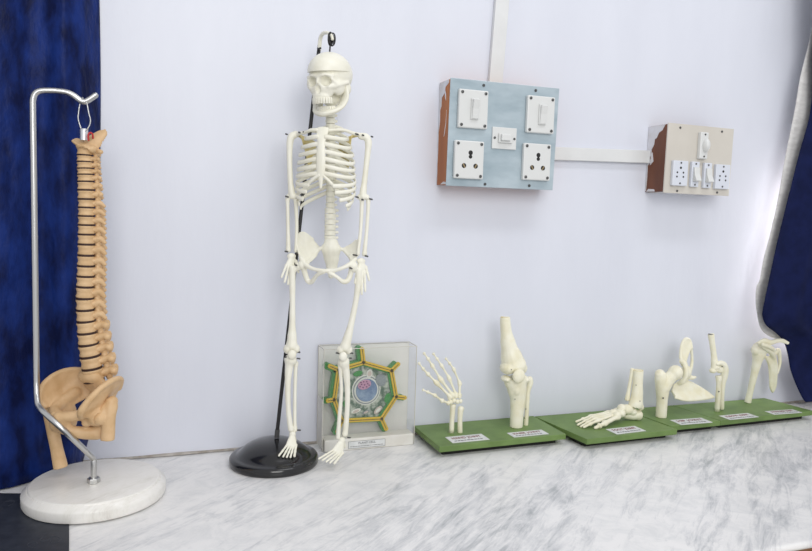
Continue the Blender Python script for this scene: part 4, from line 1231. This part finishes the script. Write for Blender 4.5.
tube(bm, [(1.1843, -0.0830, 0.1332), (1.1930, -0.0840, 0.1357), (1.2035, -0.0840, 0.1302), (1.2084, -0.0830, 0.1172), (1.2097, -0.0800, 0.1038), (1.2092, -0.0780, 0.0850), (1.2117, -0.0760, 0.0589), (1.2178, -0.0720, 0.0272)], [.0042, .0058, .0072, .0082, .0084, .0066, .0054, .0052], 12, 4)
bone('ulna', b4, fuse(bm, 0.0014, 2))
bone('radius', b4, tube(NB(), [(1.1902, -0.0840, 0.1058), (1.1914, -0.0840, 0.0988), (1.1928, -0.0830, 0.0871), (1.1977, -0.0790, 0.0559), (1.2015, -0.0750, 0.0221)], [.0072, .0068, .0050, .0058, .0058], 12, 4, rnd=False))
screw_dot(b4, (1.1910, -0.0870, 0.0710), 0.0017); screw_dot(b4, (1.1942, -0.0885, 0.1282), 0.0014)
bm = NB()
ball(bm, (1.3461, -0.0460, 0.1539), (.0185, .0175, .0175), u=18, v=14); ball(bm, (1.3304, -0.0480, 0.1525), (.010, .011, .012))
tube(bm, [(1.3440, -0.0460, 0.1443), (1.3416, -0.0440, 0.1200), (1.3386, -0.0410, 0.0881), (1.3359, -0.0370, 0.0533), (1.3329, -0.0340, 0.0223)], [.0155, .0105, .0080, .0072, .0078], 14, 4, rnd=False)
bone('humerus', b4, fuse(bm, 0.0016, 3))
bm = NB()
tube(bm, [(1.3279, -0.0680, 0.1659), (1.3460, -0.0660, 0.1578), (1.3689, -0.0600, 0.1461), (1.3833, -0.0520, 0.1343)], [.004, .006, .007, .007], 10, 3)
bl = [(1.3622, -0.0500, 0.1348), (1.3776, -0.0460, 0.1164), (1.3878, -0.0420, 0.0882), (1.3942, -0.0400, 0.0605), (1.4030, -0.0390, 0.0462), (1.4056, -0.0440, 0.0608), (1.3991, -0.0500, 0.0919), (1.3901, -0.0540, 0.1224), (1.3806, -0.0540, 0.1397)]
slab(bm, bl, (0.004, 0.004, 0), (1.3901, -0.0460, 0.0939))
tube(bm, bl[0:5], [.004, .0034, .0030, .0030, .0034], 8, 3)
tube(bm, bl[4:9], [.0034, .0028, .0028, .0034, .005], 8, 3)
tube(bm, [(1.3815, -0.0520, 0.1368), (1.3980, -0.0500, 0.1502), (1.4117, -0.0460, 0.1197), (1.4087, -0.0440, 0.0925)], [.005, .006, .004, .003], 10, 3)
bone('scapula', b4, fuse(bm, 0.0015, 2))
bm = NB()
tube(bm, [(1.3225, -0.0640, 0.1712), (1.3328, -0.0680, 0.1775), (1.3514, -0.0680, 0.1733), (1.3695, -0.0680, 0.1763), (1.3834, -0.0720, 0.1777), (1.3970, -0.0770, 0.1722)], [(.007, .004), (.008, .0045), (.007, .005), (.006, .004), (.0055, .0035), (.004, .003)], 10, 4, ref=(0, 1, 0.3))
bone('clavicle', b4, fuse(bm, 0.0014, 2))
bone('acromion', b4, tube(NB(), [(1.3219, -0.0760, 0.1712), (1.3427, -0.0740, 0.1653), (1.3655, -0.0680, 0.1550)], [.0045, .0055, .0045], 10, 3), 'bone_aged')

# ------------------------------------------------------------------ electrical boxes
YF = -0.045


def rect(name, mat, parent, cx, cz, w, h, y0, y1, bevel=0.001, rot=0.0, label=None):
    m = Matrix.Translation((cx, 0, cz)) @ Matrix.Rotation(rot, 4, 'Y')
    return put(name, box(NB(), (-w / 2, y0, -h / 2), (w / 2, y1, h / 2), m), mat, parent, smooth=False, bevel=bevel, label=label)


def knob(name, mat, parent, x, z, r, y0, y1, seg=12):
    bm = lathe(NB(), [(0, 0), (r, 0), (r, abs(y1 - y0) * .7), (r * .8, abs(y1 - y0)), (0, abs(y1 - y0))], (x, y0, z), seg, (0, -1, 0))
    return put(name, bm, mat, parent, auto=40)


def jagged(name, mat, parent, x, edge):
    """flake of old paint on a left-hand side: outline in y,z"""
    bm = NB()
    a = [bm.verts.new((x - 0.0006, y, z)) for y, z in edge]; b = [bm.verts.new((x + 0.0001, y, z)) for y, z in edge]
    n = len(edge)
    bm.faces.new(a); bm.faces.new(b[::-1])
    for k in range(n): bm.faces.new((a[k], b[k], b[(k + 1) % n], a[(k + 1) % n]))
    put(name, bm, mat, parent, smooth=False)


e1 = thing('switch_box', (0.648, 0.0, 0.506), 'large switch box with blue-grey metal plate and orange wood side, on the wall', 'switch box', 'wall switch boxes')
put('wooden_box', box(NB(), (0.5300, -0.0425, 0.508), (0.764, -0.0005, 0.7065)), 'wood_orange', e1, smooth=False, bevel=0.001, label='varnished orange wood box')
bm = NB()
a = [bm.verts.new((x, y, z)) for y in (-0.0428, -0.0452) for x, z in ((0.529, 0.5055), (0.7635, 0.5055), (0.768, 0.7085), (0.531, 0.7085))]
bm.faces.new(a[:4]); bm.faces.new(a[4:][::-1])
for k in range(4): bm.faces.new((a[k], a[(k + 1) % 4], a[4 + (k + 1) % 4], a[4 + k]))
put('face_plate', bm, 'sheet_steel', e1, smooth=False, bevel=0.0006, label='blue-grey sheet metal plate')
rnd = random.Random(11)
edge = [(-0.0006, 0.7062), (-0.041, 0.7062), (-0.040, 0.700), (-0.026, 0.694), (-0.024, 0.684), (-0.012, 0.676), (-0.011, 0.660), (-0.006, 0.652), (-0.007, 0.630), (-0.0025, 0.610), (-0.003, 0.575), (-0.0015, 0.55), (-0.0025, 0.53), (-0.0015, 0.5085), (-0.0006, 0.5085)]
jagged('paint_flake', 'paint_flake', e1, 0.5300, edge)
jagged('paint_flake', 'paint_flake', e1, 0.5300, [(-0.018, 0.5085), (-0.0415, 0.5085), (-0.041, 0.5125), (-0.030, 0.5135)])
jagged('paint_flake', 'paint_flake', e1, 0.5300, [(-0.026, 0.600), (-0.029, 0.605), (-0.033, 0.622), (-0.0345, 0.650), (-0.0325, 0.626), (-0.0275, 0.606)])
jagged('paint_flake', 'paint_flake', e1, 0.5300, [(-0.024, 0.690), (-0.029, 0.681), (-0.030, 0.668), (-0.026, 0.676)])
for x, z in ((0.600, 0.7000), (0.714, 0.7000), (0.611, 0.5115), (0.709, 0.5125)):
    knob('screw', 'steel_dark', e1, x, z, 0.0028, YF, YF - 0.0018)


def big_plate(kind, cx, cz):
    p = rect(kind, 'switch_white', e1, cx, cz, 0.0615, 0.0725, YF - 0.0085, YF - 0.0001, 0.0022)
    yf = YF - 0.0085
    for sx in (-1, 1):
        for sz in (-1, 1):
            knob('screw', 'steel_dark', p, cx + sx * 0.0245, cz + sz * 0.0305, 0.0030, yf, yf - 0.0012)
    if kind == 'switch':
        f = rect('rocker_frame', 'switch_white', p, cx + 0.002, cz, 0.0165, 0.040, yf - 0.003, yf, 0.0012)
        bm = NB()
        prof_ = [(yf - 0.003, 0.019), (yf - 0.0095, 0.017), (yf - 0.0060, 0.0), (yf - 0.0045, -0.018), (yf - 0.003, -0.019)]
        A_ = [bm.verts.new((cx - 0.0045, y, cz + z)) for y, z in prof_]; B_ = [bm.verts.new((cx + 0.0085, y, cz + z)) for y, z in prof_]
        bm.faces.new(A_); bm.faces.new(B_[::-1])
        for k in range(5): bm.faces.new((A_[k], B_[k], B_[(k + 1) % 5], A_[(k + 1) % 5]))
        put('rocker', bm, 'switch_white', p, smooth=False, bevel=0.0008)
    else:
        for dx, dz, r in ((0.0, 0.0135, 0.0046), (0.0, 0.0060, 0.0038), (-0.0130, -0.0115, 0.0048), (0.0115, -0.0115, 0.0048)):
            h_ = knob('pin_hole', 'hole', p, cx + dx + 0.002, cz + dz, r, yf + 0.0002, yf - 0.0003)
            if dz < 0: rect('pin_contact', 'brass', h_, cx + dx + 0.002, cz + dz, 0.0026, 0.0086, yf - 0.0006, yf - 0.0003, 0, 0.5 if dx > 0 else -0.5)


big_plate('switch', 0.5765, 0.6522)
big_plate('switch', 0.7235, 0.6525)
big_plate('socket', 0.5715, 0.5560)
big_plate('socket', 0.7195, 0.5595)
ms = rect('toggle_plate', 'switch_white', e1, 0.6480, 0.6020, 0.0530, 0.0420, YF - 0.0030, YF - 0.0001, 0.001)
for s in (-1, 1): knob('screw', 'steel_dark', ms, 0.6480 + s * 0.0215, 0.6020, 0.0024, YF - 0.003, YF - 0.0042)
rect('toggle_frame', 'switch_white', ms, 0.6490, 0.6020, 0.0300, 0.0185, YF - 0.0065, YF - 0.003, 0.001)
rect('toggle', 'switch_white', ms, 0.6475, 0.6030, 0.0200, 0.0125, YF - 0.0115, YF - 0.0065, 0.0015)

e2 = thing('switch_box', (1.13, 0.0, 0.511), 'smaller switch box with cream front and dark brown wood side, on the wall', 'switch box', 'wall switch boxes')
put('wooden_box', box(NB(), (1.0400, -0.0425, 0.514), (1.2155, -0.0005, 0.657)), 'wood_brown', e2, smooth=False, bevel=0.001, label='dark brown wood box')
bm = NB()
a = [bm.verts.new((x, y, z)) for y in (-0.0428, -0.0456) for x, z in ((1.0395, 0.5115), (1.2170, 0.5105), (1.2185, 0.6580), (1.0410, 0.6595))]
bm.faces.new(a[:4]); bm.faces.new(a[4:][::-1])
for k in range(4): bm.faces.new((a[k], a[(k + 1) % 4], a[4 + (k + 1) % 4], a[4 + k]))
put('face_plate', bm, 'cream', e2, smooth=False, bevel=0.0006, label='cream laminate front')
put('bottom_strip', box(NB(), (1.048, -0.0424, 0.5125), (1.2145, -0.0006, 0.5139)), 'paint_flake', e2, smooth=False)
jagged('paint_flake', 'paint_flake', e2, 1.0400, [(-0.0006, 0.6565), (-0.040, 0.6565), (-0.036, 0.650), (-0.0335, 0.645), (-0.026, 0.641), (-0.021, 0.630), (-0.017, 0.628), (-0.016, 0.616), (-0.0105, 0.606), (-0.011, 0.596), (-0.0075, 0.588), (-0.0105, 0.580), (-0.0035, 0.572), (-0.004, 0.545), (-0.003, 0.516), (-0.0006, 0.516)])
jagged('paint_flake', 'paint_flake', e2, 1.0400, [(-0.004, 0.5145), (-0.024, 0.5145), (-0.022, 0.5195), (-0.008, 0.5205)])
jagged('paint_flake', 'paint_flake', e2, 1.0400, [(-0.009, 0.572), (-0.0165, 0.580), (-0.0135, 0.600), (-0.0105, 0.596)])
for x, z in ((1.072, 0.6510), (1.185, 0.6500), (1.074, 0.5165), (1.183, 0.5170)):
    knob('screw', 'steel_dark', e2, x, z, 0.0024, YF - 0.0006, YF - 0.0018)


def small_socket(cx, cz):
    p = rect('socket', 'socket_blue', e2, cx, cz, 0.0395, 0.0535, YF - 0.0065, YF - 0.0006, 0.0012)
    yf = YF - 0.0065
    for dz in (0.0220, -0.0215): knob('screw', 'steel_dark', p, cx, cz + dz, 0.0020, yf, yf - 0.0008)
    for dx, dz in ((0, 0.0115), (-0.0085, 0.0015), (0.0075, 0.0015), (-0.0090, -0.0075), (0.0080, -0.0075)):
        knob('pin_hole', 'hole', p, cx + dx, cz + dz, 0.0027 if dx == 0 else 0.0021, yf + 0.0002, yf - 0.0003)


def small_switch(cx, cz, h=0.0545):
    p = rect('switch', 'socket_blue', e2, cx, cz, 0.0205, h, YF - 0.0065, YF - 0.0006, 0.0012)
    yf = YF - 0.0065
    for s in (-1, 1): knob('screw', 'steel_dark', p, cx, cz + s * h * 0.41, 0.0020, yf, yf - 0.0008)
    bm = NB()
    prof_ = [(yf, 0.0155), (yf - 0.0030, 0.0145), (yf - 0.0045, 0.0), (yf - 0.0095, -0.0140), (yf, -0.0160)]
    A_ = [bm.verts.new((cx - 0.0070, y, cz + z)) for y, z in prof_]; B_ = [bm.verts.new((cx + 0.0070, y, cz + z)) for y, z in prof_]
    bm.faces.new(A_); bm.faces.new(B_[::-1])
    for k in range(5): bm.faces.new((A_[k], B_[k], B_[(k + 1) % 5], A_[(k + 1) % 5]))
    put('rocker', bm, 'switch_white', p, smooth=False, bevel=0.0008)


small_socket(1.0735, 0.5540)
small_switch(1.1135, 0.5535)
small_switch(1.1475, 0.5525)
small_socket(1.1890, 0.5515)
tp = rect('switch', 'switch_white', e2, 1.1310, 0.6160, 0.0215, 0.0570, YF - 0.0075, YF - 0.0006, 0.0014)
for s in (-1, 1): knob('screw', 'steel_dark', tp, 1.1320, 0.6160 + s * 0.0235, 0.0020, YF - 0.0075, YF - 0.0083)
put('rocker', ball(NB(), (1.1340, YF - 0.0075, 0.6165), (0.0085, 0.0085, 0.0155), u=16, v=12), 'switch_white', tp)

# both boxes stand a little deeper than their plates were drawn
e1.scale = (1, 1.15, 1); e1.location += V((-0.0035, 0, -0.0010))
e2.scale = (1, 1.38, 1); e2.location += V((-0.0130, 0, -0.0020))


# ------------------------------------------------------------------ cable trunking on the wall
def trunk(name, quad, label):
    o = put(name, prism(NB(), quad, -0.011, -0.0005), 'pvc', None, smooth=False, bevel=0.0012)
    return tag(o, label, 'cable trunking', 'white cable trunking')


trunk('cable_trunking', [(0.6285, 0.7095), (0.6580, 0.7095), (0.6810, 1.20), (0.6515, 1.20)], 'upright white plastic trunking above the large switch box')
trunk('cable_trunking', [(0.7690, 0.5690), (1.0265, 0.5750), (1.0265, 0.6026), (0.7690, 0.5960)], 'level white plastic trunking joining the two switch boxes')
